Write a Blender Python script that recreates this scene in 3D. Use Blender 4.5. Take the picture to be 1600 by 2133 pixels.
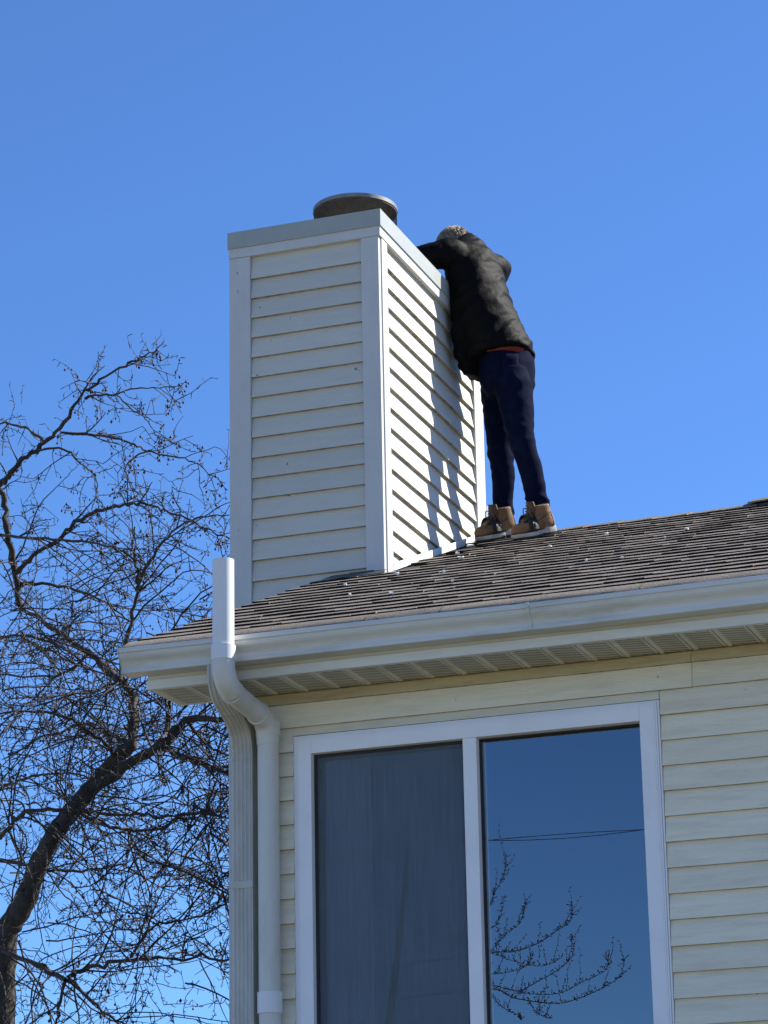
import bpy, bmesh, math, random
import numpy as np
from mathutils import Vector, Matrix, noise

random.seed(7)
RNG = np.random.default_rng(11)
for o in list(bpy.data.objects):
    bpy.data.objects.remove(o)
S = bpy.context.scene
COL = S.collection
EYE = 1.6                       # camera height above the lawn

# ------------------------------------------------------------------ camera
F_PX, PITCH, ROLL, YAW = 5900.0, math.radians(17.4294), math.radians(-1.1281), math.radians(-19.7220)
def cam_axes():
    cy, sy, cp, sp, cr, sr = math.cos(YAW), math.sin(YAW), math.cos(PITCH), math.sin(PITCH), math.cos(ROLL), math.sin(ROLL)
    fwd = np.array([sy*cp, cy*cp, sp]); right = np.array([cy, -sy, 0.0]); up = np.cross(right, fwd)
    return cr*right + sr*up, -sr*right + cr*up, fwd
RT, UP, FW = cam_axes()
cam = bpy.data.cameras.new('camera')
cam.sensor_fit = 'HORIZONTAL'; cam.sensor_width = 36.0
cam.lens = F_PX/1600.0*36.0
cam.clip_start = 0.1; cam.clip_end = 3000
camo = bpy.data.objects.new('camera', cam); COL.objects.link(camo)
m = Matrix.Identity(4)
for i in range(3):
    m[i][0], m[i][1], m[i][2] = RT[i], UP[i], -FW[i]
m[2][3] = EYE
camo.matrix_world = m
S.camera = camo

# ------------------------------------------------------------------ sky, sun, exposure
SUN_AZ, SUN_EL = math.radians(52), math.radians(40)     # azimuth from +Y towards +X
w = bpy.data.worlds.new('World'); S.world = w; w.use_nodes = True
nt = w.node_tree; nt.nodes.clear()
sky = nt.nodes.new('ShaderNodeTexSky'); sky.sky_type = 'NISHITA'; sky.sun_disc = False
sky.sun_elevation = SUN_EL; sky.sun_rotation = SUN_AZ
sky.altitude = 0; sky.air_density = 0.85; sky.dust_density = 0.0; sky.ozone_density = 10.0
bg = nt.nodes.new('ShaderNodeBackground'); bg.inputs['Strength'].default_value = 0.094
out = nt.nodes.new('ShaderNodeOutputWorld')
tint = nt.nodes.new('ShaderNodeMix'); tint.data_type = 'RGBA'; tint.blend_type = 'MULTIPLY'; tint.inputs[0].default_value = 1.0
tint.inputs[7].default_value = (.84, .93, 1.03, 1)      # camera's blue rendering, the same over the whole sky
nt.links.new(sky.outputs[0], tint.inputs[6]); nt.links.new(tint.outputs[2], bg.inputs['Color']); nt.links.new(bg.outputs[0], out.inputs['Surface'])
sl = bpy.data.lights.new('sun', 'SUN'); sl.energy = 5.0; sl.angle = math.radians(0.53); sl.color = (1.0, 0.955, 0.88)
so = bpy.data.objects.new('sun', sl); COL.objects.link(so)
SUN_DIR = Vector((math.sin(SUN_AZ)*math.cos(SUN_EL), math.cos(SUN_AZ)*math.cos(SUN_EL), math.sin(SUN_EL)))
so.rotation_euler = SUN_DIR.to_track_quat('Z', 'Y').to_euler(); so.location = (20, 20, 30)
S.render.engine = 'CYCLES'
S.view_settings.view_transform = 'Standard'; S.view_settings.look = 'None'
S.view_settings.exposure = 1.04; S.view_settings.gamma = 1.0; S.view_settings.use_curve_mapping = False

# ------------------------------------------------------------------ pixel -> world helpers (photo pixels 1600 x 2133)
def ray(px, py):
    return RT*((px-800)/F_PX) - UP*((py-1066.5)/F_PX) + FW
def P3(px, py, Y):
    d = ray(px, py); p = d*(Y/d[1]); return Vector((p[0], p[1], p[2]+EYE))
def PX(px, py, X):
    d = ray(px, py); p = d*(X/d[0]); return Vector((p[0], p[1], p[2]+EYE))

# ------------------------------------------------------------------ mesh helpers
def link(name, me, mat=None, parent=None):
    o = bpy.data.objects.new(name, me); COL.objects.link(o)
    if me is not None and mat is not None and len(me.materials) == 0:
        me.materials.append(mat)
    if parent is not None:
        o.parent = parent
    return o
def mesh(name, verts, faces, smooth=False):
    me = bpy.data.meshes.new(name)
    me.from_pydata([tuple(v) for v in verts], [], faces); me.update()
    if smooth:
        me.polygons.foreach_set('use_smooth', [True]*len(me.polygons))
    return me
def empty(name, loc, label, cat, group=None):
    o = bpy.data.objects.new(name, None); COL.objects.link(o); o.location = loc
    tag(o, label, cat, group); return o
def tag(o, label=None, cat=None, group=None, kind=None):
    if label: o['label'] = label
    if cat: o['category'] = cat
    if group: o['group'] = group
    if kind: o['kind'] = kind
    return o
class MB:
    """collects shapes into one mesh"""
    def __init__(s): s.v = []; s.f = []
    def add(s, verts, faces):
        b = len(s.v); s.v += [tuple(v) for v in verts]; s.f += [tuple(i+b for i in f) for f in faces]
    def box(s, a, b):
        x0, y0, z0 = a; x1, y1, z1 = b
        s.add([(x0,y0,z0),(x1,y0,z0),(x1,y1,z0),(x0,y1,z0),(x0,y0,z1),(x1,y0,z1),(x1,y1,z1),(x0,y1,z1)],
              [(0,3,2,1),(4,5,6,7),(0,1,5,4),(1,2,6,5),(2,3,7,6),(3,0,4,7)])
    def prism_x(s, prof, x0, x1):
        """profile of (y,z) extruded along x"""
        n = len(prof)
        s.add([(x0,y,z) for y,z in prof]+[(x1,y,z) for y,z in prof],
              [tuple(range(n)), tuple(range(2*n-1, n-1, -1))]+[(i,i+n,(i+1)%n+n,(i+1)%n) for i in range(n)])
    def prism_y(s, prof, y0, y1):
        """profile of (x,z) extruded along y"""
        n = len(prof)
        s.add([(x,y0,z) for x,z in prof]+[(x,y1,z) for x,z in prof],
              [tuple(range(n-1,-1,-1)), tuple(range(n, 2*n))]+[(i,(i+1)%n,(i+1)%n+n,i+n) for i in range(n)])
    def prism_z(s, prof, z0, z1):
        n = len(prof)
        s.add([(x,y,z0) for x,y in prof]+[(x,y,z1) for x,y in prof],
              [tuple(range(n-1,-1,-1)), tuple(range(n, 2*n))]+[(i,(i+1)%n,(i+1)%n+n,i+n) for i in range(n)])
    def tube(s, pts, rad, n=8, caps=True, ell=None):
        v, f = tube(pts, rad, n, caps, ell); s.add(v, f)
    def build(s, name, mat, parent=None, smooth=False, bevel=0):
        me = mesh(name, s.v, s.f, smooth)
        bm = bmesh.new(); bm.from_mesh(me)
        bmesh.ops.recalc_face_normals(bm, faces=bm.faces)
        if bevel:
            bmesh.ops.bevel(bm, geom=list(bm.edges), offset=bevel, segments=2, affect='EDGES', profile=0.6, clamp_overlap=True)
        bm.to_mesh(me); bm.free()
        if smooth:
            me.polygons.foreach_set('use_smooth', [True]*len(me.polygons))
        return link(name, me, mat, parent)
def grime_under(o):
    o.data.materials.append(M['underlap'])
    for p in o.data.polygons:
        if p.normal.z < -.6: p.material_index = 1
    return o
def frames(pts):
    pts = [Vector(p) for p in pts]; n = len(pts); T = []
    for i in range(n):
        t = pts[min(i+1,n-1)] - pts[max(i-1,0)]
        T.append(t.normalized() if t.length > 1e-9 else Vector((0,0,1)))
    a = Vector((0,0,1)) if abs(T[0].z) < .9 else Vector((1,0,0))
    u = T[0].cross(a).normalized(); fr = []
    for i in range(n):
        u = (u - T[i]*u.dot(T[i])).normalized(); fr.append((u, T[i].cross(u)))
    return pts, fr
def tube(pts, rad, n=8, caps=True, ell=None):
    pts, fr = frames(pts); v = []; f = []
    for i, (p, (a, b)) in enumerate(zip(pts, fr)):
        r = rad[i] if hasattr(rad, '__len__') else rad
        for k in range(n):
            t = 2*math.pi*k/n; v.append(p + a*(r*math.cos(t)) + b*(r*math.sin(t)))
    for i in range(len(pts)-1):
        for k in range(n):
            f.append((i*n+k, i*n+(k+1)%n, (i+1)*n+(k+1)%n, (i+1)*n+k))
    if caps:
        f.append(tuple(range(n-1,-1,-1))); f.append(tuple(range((len(pts)-1)*n, len(pts)*n)))
    return v, f
def smooth_path(pts, sub=6):
    """Catmull-Rom through the points"""
    P = [Vector(p) for p in pts]; out = []
    for i in range(len(P)-1):
        p0, p1, p2, p3 = P[max(i-1,0)], P[i], P[i+1], P[min(i+2,len(P)-1)]
        for k in range(sub):
            t = k/sub
            out.append(0.5*((2*p1)+(p2-p0)*t+(2*p0-5*p1+4*p2-p3)*t*t+(3*p1-p0-3*p2+p3)*t**3))
    out.append(P[-1]); return out

# ------------------------------------------------------------------ materials
def mat(name, col, rough=.6, var=.12, scale=6, bump=0, bscale=60, stretch=(1,1,1), dirt=None, dirt_scale=4, dirt_amt=.0,
        spec=.3, rnd=0.0, metal=0.0, sheen=0.0, coords='Object'):
    m = bpy.data.materials.new(name); m.use_nodes = True; t = m.node_tree; N = t.nodes; L = t.links
    b = N['Principled BSDF']; b.inputs['Roughness'].default_value = rough
    b.inputs['Specular IOR Level'].default_value = spec; b.inputs['Metallic'].default_value = metal
    if sheen: b.inputs['Sheen Weight'].default_value = sheen
    tc = N.new('ShaderNodeTexCoord'); mp = N.new('ShaderNodeMapping'); mp.inputs['Scale'].default_value = stretch
    geo = N.new('ShaderNodeNewGeometry')
    L.new(geo.outputs['Position'] if coords == 'World' else tc.outputs[coords], mp.inputs['Vector'])
    n1 = N.new('ShaderNodeTexNoise'); n1.inputs['Scale'].default_value = scale; n1.inputs['Detail'].default_value = 8
    n1.inputs['Roughness'].default_value = .65; L.new(mp.outputs[0], n1.inputs['Vector'])
    r = N.new('ShaderNodeMapRange'); r.inputs[1].default_value = .25; r.inputs[2].default_value = .75
    r.inputs[3].default_value = 1-var; r.inputs[4].default_value = 1+var; L.new(n1.outputs['Fac'], r.inputs[0])
    mu = N.new('ShaderNodeMix'); mu.data_type = 'RGBA'; mu.blend_type = 'MULTIPLY'; mu.inputs[0].default_value = 1
    mu.inputs[6].default_value = (*col, 1); L.new(r.outputs[0], mu.inputs[7]); last = mu.outputs[2]
    if rnd:
        oi = N.new('ShaderNodeObjectInfo'); r2 = N.new('ShaderNodeMapRange'); r2.inputs[3].default_value = 1-rnd; r2.inputs[4].default_value = 1+rnd
        L.new(oi.outputs['Random'], r2.inputs[0])
        m2 = N.new('ShaderNodeMix'); m2.data_type = 'RGBA'; m2.blend_type = 'MULTIPLY'; m2.inputs[0].default_value = 1
        L.new(last, m2.inputs[6]); L.new(r2.outputs[0], m2.inputs[7]); last = m2.outputs[2]
    if dirt:
        n2 = N.new('ShaderNodeTexNoise'); n2.inputs['Scale'].default_value = dirt_scale; n2.inputs['Detail'].default_value = 10
        n2.inputs['Roughness'].default_value = .7; L.new(mp.outputs[0], n2.inputs['Vector'])
        r3 = N.new('ShaderNodeMapRange'); r3.inputs[1].default_value = .47; r3.inputs[2].default_value = .72; r3.inputs[4].default_value = dirt_amt
        L.new(n2.outputs['Fac'], r3.inputs[0])
        m3 = N.new('ShaderNodeMix'); m3.data_type = 'RGBA'; L.new(r3.outputs[0], m3.inputs[0]); L.new(last, m3.inputs[6]); m3.inputs[7].default_value = (*dirt, 1)
        last = m3.outputs[2]
    L.new(last, b.inputs['Base Color'])
    if bump:
        n3 = N.new('ShaderNodeTexNoise'); n3.inputs['Scale'].default_value = bscale; n3.inputs['Detail'].default_value = 5
        L.new(mp.outputs[0], n3.inputs['Vector'])
        bp = N.new('ShaderNodeBump'); bp.inputs['Strength'].default_value = bump; bp.inputs['Distance'].default_value = .01
        L.new(n3.outputs['Fac'], bp.inputs['Height']); L.new(bp.outputs[0], b.inputs['Normal'])
    return m
def speckle(m, col, scale, thr):
    """flakes and insect specks of their own shape"""
    t = m.node_tree; N = t.nodes; L = t.links; b = N['Principled BSDF']
    src = b.inputs['Base Color'].links[0].from_socket
    geo = N.new('ShaderNodeNewGeometry'); mp = N.new('ShaderNodeMapping'); mp.inputs['Scale'].default_value = (1, 1.8, .6)
    L.new(geo.outputs['Position'], mp.inputs[0])
    n = N.new('ShaderNodeTexNoise'); n.inputs['Scale'].default_value = scale; n.inputs['Detail'].default_value = 3; L.new(mp.outputs[0], n.inputs['Vector'])
    r = N.new('ShaderNodeMapRange'); r.inputs[1].default_value = thr; r.inputs[2].default_value = thr+.03; L.new(n.outputs['Fac'], r.inputs[0])
    mx = N.new('ShaderNodeMix'); mx.data_type = 'RGBA'; mx.inputs[7].default_value = (*col, 1)
    L.new(r.outputs[0], mx.inputs[0]); L.new(src, mx.inputs[6]); L.new(mx.outputs[2], b.inputs['Base Color'])
    return m
M = {}
M['cream'] = mat('cream_paint', (.81,.755,.60), .55, .06, 5, .35, 35, (1,1,9), (.42,.38,.27), 3, .35, rnd=.05, coords='World')
M['cream_yellow'] = mat('yellow_cream_paint', (.60,.52,.33), .6, .12, 5, .45, 35, (1,1,9), (.30,.24,.13), 4, .5, rnd=.05, coords='World')  # darker, yellower cream, used only on the top siding board
M['chim'] = mat('chimney_paint', (.58,.56,.49), .5, .05, 6, .3, 40, (1,1,7), (.5,.46,.37), 5, .35, rnd=.05, coords='World')
M['chim_fleck'] = speckle(mat('flecked_chimney_paint', (.58,.56,.49), .5, .05, 6, .3, 40, (1,1,7), (.5,.46,.37), 5, .35, rnd=.05, coords='World'), (.22,.2,.17), 42, .655)
M['trim'] = mat('white_trim_paint', (.54,.545,.53), .5, .06, 7, .25, 50, (1,1,.5), (.45,.44,.42), 6, .3, coords='World')
speckle(M['trim'], (.2,.19,.17), 34, .735); speckle(M['cream'], (.22,.2,.16), 26, .745); speckle(M['chim'], (.22,.2,.17), 30, .725)
M['vinyl'] = mat('white_vinyl', (.80,.81,.84), .35, .03, 5, .05, 30, dirt=(.5,.48,.42), dirt_scale=3, dirt_amt=.2, coords='World', spec=.4)
M['capmetal'] = mat('chimney_cap_metal', (.34,.365,.345), .45, .05, 9, .05, 15, dirt=(.45,.46,.42), dirt_scale=6, dirt_amt=.4, coords='World')
M['gutter'] = mat('aluminium_gutter', (.60,.61,.58), .36, .07, 5, .04, 12, (.5,1,3), (.22,.20,.15), 2.5, .7, spec=.5, coords='World')
M['fascia'] = mat('fascia_metal', (.66,.66,.61), .45, .06, 5, .05, 12, (.5,1,3), (.36,.33,.22), 3, .5, coords='World')
M['pvc'] = mat('white_pvc', (.70,.71,.72), .32, .03, 4, .02, 20, (1,1,.4), (.55,.52,.44), 5, .25, spec=.5, coords='World')
M['pvc_old'] = mat('weathered_pvc', (.60,.60,.56), .45, .05, 4, .03, 20, (1,1,.35), (.40,.36,.26), 5, .5, spec=.4, coords='World')
M['spout'] = mat('downspout_metal', (.52,.52,.49), .45, .06, 6, .04, 14, (1,1,.4), (.25,.23,.18), 4, .5, spec=.45, coords='World')
M['shingle'] = mat('asphalt_shingle', (.245,.212,.183), .95, .28, 240, .9, 320, rnd=.08, spec=.15, coords='World', dirt=(.11,.10,.095), dirt_scale=7, dirt_amt=.5)
M['edge_shingle'] = mat('weathered_shingle', (.27,.235,.195), .95, .4, 200, 1.0, 260, rnd=.15, spec=.15, coords='World', dirt=(.12,.11,.10), dirt_scale=9, dirt_amt=.5)
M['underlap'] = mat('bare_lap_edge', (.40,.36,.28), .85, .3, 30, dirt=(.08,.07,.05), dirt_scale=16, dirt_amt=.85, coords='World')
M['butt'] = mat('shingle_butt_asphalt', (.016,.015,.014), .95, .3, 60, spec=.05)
M['deck'] = mat('roof_felt', (.03,.03,.03), .95, .2, 30)
M['flash'] = mat('dark_flashing', (.06,.065,.07), .45, .15, 8, spec=.5)
M['flash_white'] = mat('painted_flashing', (.78,.77,.72), .5, .06, 12, coords='World')
M['dark'] = mat('dark_void', (.02,.02,.022), .9, .1, 6)
M['room'] = mat('room_wall', (.10,.10,.105), .9, .05, 3)
M['curtain'] = mat('sheer_curtain', (.8,.81,.82), .9, .12, 12, stretch=(6,1,.3))
M['curtain_back'] = mat('grey_curtain', (.22,.23,.25), .9, .2, 9, stretch=(5,1,.4))
M['rubber'] = mat('window_gasket', (.03,.03,.032), .6, .1, 10)
M['bark'] = mat('crabapple_bark', (.05,.042,.036), .9, .4, 14, .9, 40, (1,1,.5), (.16,.14,.12), 8, .5, coords='World')
M['twig'] = mat('crabapple_twig', (.034,.026,.024), .7, .3, 9, coords='World')
M['berry'] = mat('dried_crabapple', (.035,.014,.014), .5, .3, 30, coords='World')
M['jacket'] = mat('black_nylon', (.0042,.0042,.0045), .6, .25, 40, .2, 90, spec=.045)
M['jeans'] = mat('dark_denim', (.0028,.0052,.020), .85, .25, 90, .3, 260, spec=.03, dirt=(.02,.03,.06), dirt_scale=16, dirt_amt=.25)
M['shirt'] = mat('red_shirt', (.16,.018,.012), .8, .1, 20)
M['skin'] = mat('skin', (.44,.25,.18), .55, .08, 25)
M['hair'] = mat('greying_hair', (.40,.31,.22), .6, .5, 60, .8, 140, (1,1,1), (.06,.045,.03), 22, .7)
M['leather'] = mat('tan_leather', (.20,.112,.055), .75, .3, 30, .4, 120, dirt=(.07,.042,.024), dirt_scale=12, dirt_amt=.75)
M['tongue'] = mat('brown_leather', (.075,.040,.024), .7, .2, 30, .3, 120)
M['sole'] = mat('boot_sole', (.36,.345,.32), .7, .3, 25, .3, 90, dirt=(.14,.12,.10), dirt_scale=14, dirt_amt=.7)
M['strap'] = mat('black_strap', (.012,.012,.013), .5, .2, 30)
M['lace'] = mat('boot_lace', (.12,.075,.04), .8, .2, 50)
M['wire'] = mat('steel_mesh', (.10,.09,.08), .5, .2, 30, metal=.6)
M['soot'] = mat('sooty_steel', (.06,.048,.036), .75, .4, 12, .2, 30, dirt=(.14,.11,.075), dirt_scale=9, dirt_amt=.6)
M['galv'] = mat('galvanised_steel', (.42,.42,.40), .42, .12, 14, metal=.35)
M['rimsteel'] = mat('weathered_lid_rim', (.17,.165,.155), .45, .35, 25, spec=.6)
M['flake'] = mat('white_paint_flake', (.78,.77,.74), .7, .1, 20)
M['grass'] = mat('dormant_lawn', (.215,.19,.12), .95, .35, 3, .5, 40, dirt=(.11,.12,.055), dirt_scale=.6, dirt_amt=.6, coords='World')
M['cable'] = mat('black_cable', (.02,.02,.022), .6, .1, 5)
M['pole'] = mat('utility_pole_wood', (.12,.09,.065), .9, .3, 5, .5, 20)

def soffit_mat():
    m = mat('vented_soffit', (.62,.60,.52), .55, .06, 6, dirt=(.25,.22,.15), dirt_scale=4, dirt_amt=.5, coords='World')
    t = m.node_tree; N = t.nodes; L = t.links; b = N['Principled BSDF']; src = b.inputs['Base Color'].links[0].from_socket
    geo = N.new('ShaderNodeNewGeometry'); mp = N.new('ShaderNodeMapping'); mp.inputs['Rotation'].default_value = (0,0,math.radians(-35))
    L.new(geo.outputs['Position'], mp.inputs[0])
    wv = N.new('ShaderNodeTexWave'); wv.wave_type = 'BANDS'; wv.bands_direction = 'Y'; wv.inputs['Scale'].default_value = 12
    wv.inputs['Distortion'].default_value = .3; L.new(mp.outputs[0], wv.inputs[0])
    r = N.new('ShaderNodeMapRange'); r.inputs[1].default_value = .5; r.inputs[2].default_value = .8; L.new(wv.outputs['Fac'], r.inputs[0])
    mx = N.new('ShaderNodeMix'); mx.data_type = 'RGBA'; mx.inputs[7].default_value = (.16,.15,.115,1)
    L.new(r.outputs[0], mx.inputs[0]); L.new(src, mx.inputs[6]); L.new(mx.outputs[2], b.inputs['Base Color'])
    bp = N.new('ShaderNodeBump'); bp.invert = True; bp.inputs['Strength'].default_value = .8; bp.inputs['Distance'].default_value = .004
    L.new(r.outputs[0], bp.inputs['Height']); L.new(bp.outputs[0], b.inputs['Normal'])
    return m
M['soffit'] = soffit_mat()
M['soffit_rib'] = mat('soffit_rib', (.66,.64,.56), .5, .06, 6, dirt=(.27,.24,.16), dirt_scale=4, dirt_amt=.5, coords='World')
def glass_mat():
    m = bpy.data.materials.new('window_glass'); m.use_nodes = True; t = m.node_tree; N = t.nodes; L = t.links
    for n in list(N): N.remove(n)
    o = N.new('ShaderNodeOutputMaterial'); mx = N.new('ShaderNodeMixShader'); fr = N.new('ShaderNodeFresnel'); fr.inputs['IOR'].default_value = 2.55
    tr = N.new('ShaderNodeBsdfTransparent'); tr.inputs[0].default_value = (.86,.90,.91,1)
    gl = N.new('ShaderNodeBsdfGlossy'); gl.inputs['Roughness'].default_value = 0.0; gl.inputs['Color'].default_value = (.82,.92,1,1)
    L.new(fr.outputs[0], mx.inputs[0]); L.new(tr.outputs[0], mx.inputs[1]); L.new(gl.outputs[0], mx.inputs[2]); L.new(mx.outputs[0], o.inputs[0])
    return m
M['glass'] = glass_mat()
def screen_mat():
    m = bpy.data.materials.new('insect_screen'); m.use_nodes = True; t = m.node_tree; N = t.nodes; L = t.links
    b = N['Principled BSDF']; o = N['Material Output']
    geo = N.new('ShaderNodeNewGeometry'); mp = N.new('ShaderNodeMapping'); mp.inputs['Scale'].default_value = (120,1,2.4); L.new(geo.outputs['Position'], mp.inputs[0])
    n = N.new('ShaderNodeTexNoise'); n.inputs['Scale'].default_value = 2.2; n.inputs['Detail'].default_value = 8; n.inputs['Roughness'].default_value = .7; L.new(mp.outputs[0], n.inputs['Vector'])
    n2 = N.new('ShaderNodeTexNoise'); n2.inputs['Scale'].default_value = 5; n2.inputs['Detail'].default_value = 6; L.new(geo.outputs['Position'], n2.inputs['Vector'])
    n2r = N.new('ShaderNodeMapRange'); n2r.inputs[3].default_value = .38; n2r.inputs[4].default_value = .64; L.new(n2.outputs['Fac'], n2r.inputs[0])
    mm = N.new('ShaderNodeMath'); mm.operation = 'MULTIPLY'; L.new(n.outputs['Fac'], mm.inputs[0]); L.new(n2r.outputs[0], mm.inputs[1])
    r = N.new('ShaderNodeMapRange'); r.inputs[1].default_value = .1; r.inputs[2].default_value = .42; r.inputs[3].default_value = .11; r.inputs[4].default_value = .29; L.new(mm.outputs[0], r.inputs[0])
    cb = N.new('ShaderNodeCombineColor'); L.new(r.outputs[0], cb.inputs[0]); L.new(r.outputs[0], cb.inputs[1]); L.new(r.outputs[0], cb.inputs[2])
    tn = N.new('ShaderNodeMix'); tn.data_type = 'RGBA'; tn.blend_type = 'MULTIPLY'; tn.inputs[0].default_value = 1; tn.inputs[7].default_value = (.80,.97,1.15,1)
    L.new(cb.outputs[0], tn.inputs[6]); L.new(tn.outputs[2], b.inputs['Base Color']); b.inputs['Roughness'].default_value = .8; b.inputs['Specular IOR Level'].default_value = .1
    tr = N.new('ShaderNodeBsdfTransparent'); mx = N.new('ShaderNodeMixShader'); mx.inputs[0].default_value = .44
    L.new(tr.outputs[0], mx.inputs[1]); L.new(b.outputs[0], mx.inputs[2]); L.new(mx.outputs[0], o.inputs[0])
    return m
M['screen'] = screen_mat()

# ================================================================== SETTING
gv = []; gf = []
n = 60
for i in range(n+1):
    for j in range(n+1):
        x = math.copysign(abs(i-n/2)**2.6, i-n/2)*.1; y = math.copysign(abs(j-n/2)**2.6, j-n/2)*.1
        d = math.hypot(x, y)
        gv.append((x, y, -0.02 + (noise.noise(Vector((x*.03, y*.03, 0)))*.35 if d > 25 else 0) - .0004*max(0, d-60)))
for i in range(n):
    for j in range(n):
        a = i*(n+1)+j; gf.append((a, a+n+1, a+n+2, a+1))
tag(link('ground', mesh('ground', gv, gf, True), M['grass']), 'dormant lawn around the house', kind='structure')

# ================================================================== HOUSE
YW = 10.68; XL = -4.53; XR = 3.6          # front wall plane, left and right corners
ZS = 2.822+EYE                            # soffit
YF = 10.37                                # fascia
SLOPE = .388; RY0, RZ0 = 10.33, 3.0+EYE   # roof plane reference
YRIDGE = 14.2
def roof_z(y): return RZ0 + SLOPE*(y-RY0)
ZRIDGE = roof_z(YRIDGE)
RAKE = -4.85
house = empty('house', (0, YW, 0), 'cream lap-sided house with brown shingle roof and white gutter', 'house')
def H(o):                                 # parent keeping world place
    o.parent = house; o.matrix_parent_inverse = Matrix.Translation((0, YW, 0)).inverted(); return o
def sub(o, parent):                       # parts are built in world coordinates
    o.parent = parent; o.matrix_parent_inverse = parent_world(parent).inverted(); return o
def parent_world(p):
    mw = Matrix.Identity(4)
    if p.parent is None: return Matrix.Translation(p.location)
    return Matrix.Translation((0, 0, 0))

# ---- wall sheathing (with window opening)
WX0, WX1 = -4.239, -2.681                 # window trim outer
WZ1 = 2.632+EYE; WZ0 = WZ1-1.78
IX0, IX1, IZ0, IZ1 = WX0+.05, WX1-.05, WZ0+.05, WZ1-.05
wm = MB()
YB = 17.6
wm.box((XL+.02, YW+.02, 0), (IX0, YW+.14, ZS+.05)); wm.box((IX1, YW+.02, 0), (XR-.02, YW+.14, ZS+.05))
wm.box((IX0, YW+.02, 0), (IX1, YW+.14, IZ0)); wm.box((IX0, YW+.02, IZ1), (IX1, YW+.14, ZS+.05))
wm.box((XL+.02, YW+.14, 0), (XL+.14, YB, ZS+.05)); wm.box((XR-.14, YW+.14, 0), (XR-.02, YB, ZS+.05))
wm.box((XL+.14, YB-.12, 0), (XR-.14, YB, ZS+.05))
for x0, x1 in ((XL+.02, XL+.14), (XR-.14, XR-.02)):     # gable triangles
    wm.add([(x, y, z) for x in (x0, x1) for y, z in ((YW+.02, ZS+.05), (YB, ZS+.05), (YRIDGE, ZRIDGE-.12))],
           [(0,1,2), (5,4,3), (0,3,4,1), (1,4,5,2), (2,5,3,0)])
wall = H(wm.build('wall', M['cream']))
# ---- lap siding, one board per object
LAP = .1016; ZLAP = 2.5695+EYE
def lap_board(x0, x1, zb, h=LAP, y=YW, m='cream', parent=None):
    b = MB(); j = random.uniform(-.0012, .0012); y = y+random.uniform(-.0012, .0012)
    b.prism_x([(y-.0215, zb), (y-.004, zb+h+.012), (y+.0165, zb+h+.012), (y+.0165, zb+.002), (y-.002, zb)], x0, x1)
    n_ = len(b.v)//2; b.v = [(vx, vy, vz+(j if q >= n_ else -j)) for q, (vx, vy, vz) in enumerate(b.v)]
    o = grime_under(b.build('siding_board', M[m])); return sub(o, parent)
jx = P3(1443, 1400, YW).x
k = 2
while True:
    zb = ZLAP + LAP*k
    if zb < .25: break
    ztop = zb+LAP
    top = min(LAP, ZS-zb-.014) if k == 2 else LAP
    x0, x1 = XL+.055, XR-.09
    if zb >= WZ1-.002:
        cuts = [x0, jx, x1] if k in (1, 2) else [x0, P3(1265, 1465, YW).x, x1]
        for a, c in zip(cuts[:-1], cuts[1:]): lap_board(a+.001, c-.001, zb, top, m='cream_yellow' if k == 2 else 'cream', parent=wall)
    elif ztop > WZ0:
        if ztop+.012 > WZ1 and zb < WZ1:      # board notched over the window head
            lap_board(x0, WX0-.002, zb, parent=wall)
            lap_board(WX1+.002, x1, zb, parent=wall)
            lap_board(WX0, WX1, WZ1+.002, ztop-WZ1-.002, parent=wall)
        else:
            lap_board(x0, WX0-.002, zb, parent=wall); lap_board(WX1+.002, x1, zb, parent=wall)
    else:
        lap_board(x0, x1, zb, parent=wall)
    k -= 1
b = MB(); b.box((XL, YW-.022, .2), (XL+.052, YW+.02, ZS-.002)); b.box((XL, YW+.0205, .2), (XL+.0195, YW+.11, ZS-.002))
sub(b.build('corner_board', M['trim'], bevel=.002), wall)
b = MB(); b.box((XR-.088, YW-.022, .2), (XR, YW+.02, ZS-.002))
sub(b.build('corner_board', M['trim'], bevel=.002), wall)
b = MB(); b.box((XL, YW-.03, 0), (XR, YW+.0195, .22)); sub(b.build('foundation_skirt', M['trim']), wall)

# ---- window
win = MB()
def frame_ring(mb, x0, x1, z0, z1, wd, ya, yb):
    mb.box((x0, ya, z0), (x0+wd, yb, z1)); mb.box((x1-wd, ya, z0), (x1, yb, z1))
    mb.box((x0+wd, ya, z1-wd), (x1-wd, yb, z1)); mb.box((x0+wd, ya, z0), (x1-wd, yb, z0+wd))
frame_ring(win, WX0+.022, WX1-.022, WZ0+.022, WZ1-.022, .058, YW-.030, YW+.10)
window = H(win.build('window', M['vinyl'], bevel=.0025))
for d, ya in ((0, -.020), (.0085, -.0245), (.016, -.0275)):
    mb = MB(); frame_ring(mb, WX0+d, WX1-d, WZ0+d, WZ1-d, .0075, YW+ya, YW+.019)
    sub(mb.build('casing_bead', M['vinyl'], bevel=.0015), window)
GX0, GX1, GZ0, GZ1 = WX0+.08, WX1-.08, WZ0+.08, WZ1-.08
MX0, MX1 = -3.502, -3.444
mb = MB(); mb.box((MX0, YW-.026, GZ0), (MX1, YW+.07, GZ1)); sub(mb.build('mullion', M['vinyl'], bevel=.0025), window)
mb = MB(); frame_ring(mb, GX0, MX0, GZ0, GZ1, .012, YW+.004, YW+.022); sub(mb.build('screen_frame', M['rubber']), window)
mb = MB(); mb.box((GX0+.012, YW+.011, GZ0+.012), (MX0-.012, YW+.0125, GZ1-.012)); sub(mb.build('insect_screen', M['screen']), window)
mb = MB(); frame_ring(mb, GX0, MX0, GZ0, GZ1, .016, YW+.035, YW+.07); sub(mb.build('sash', M['rubber']), window)
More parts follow.
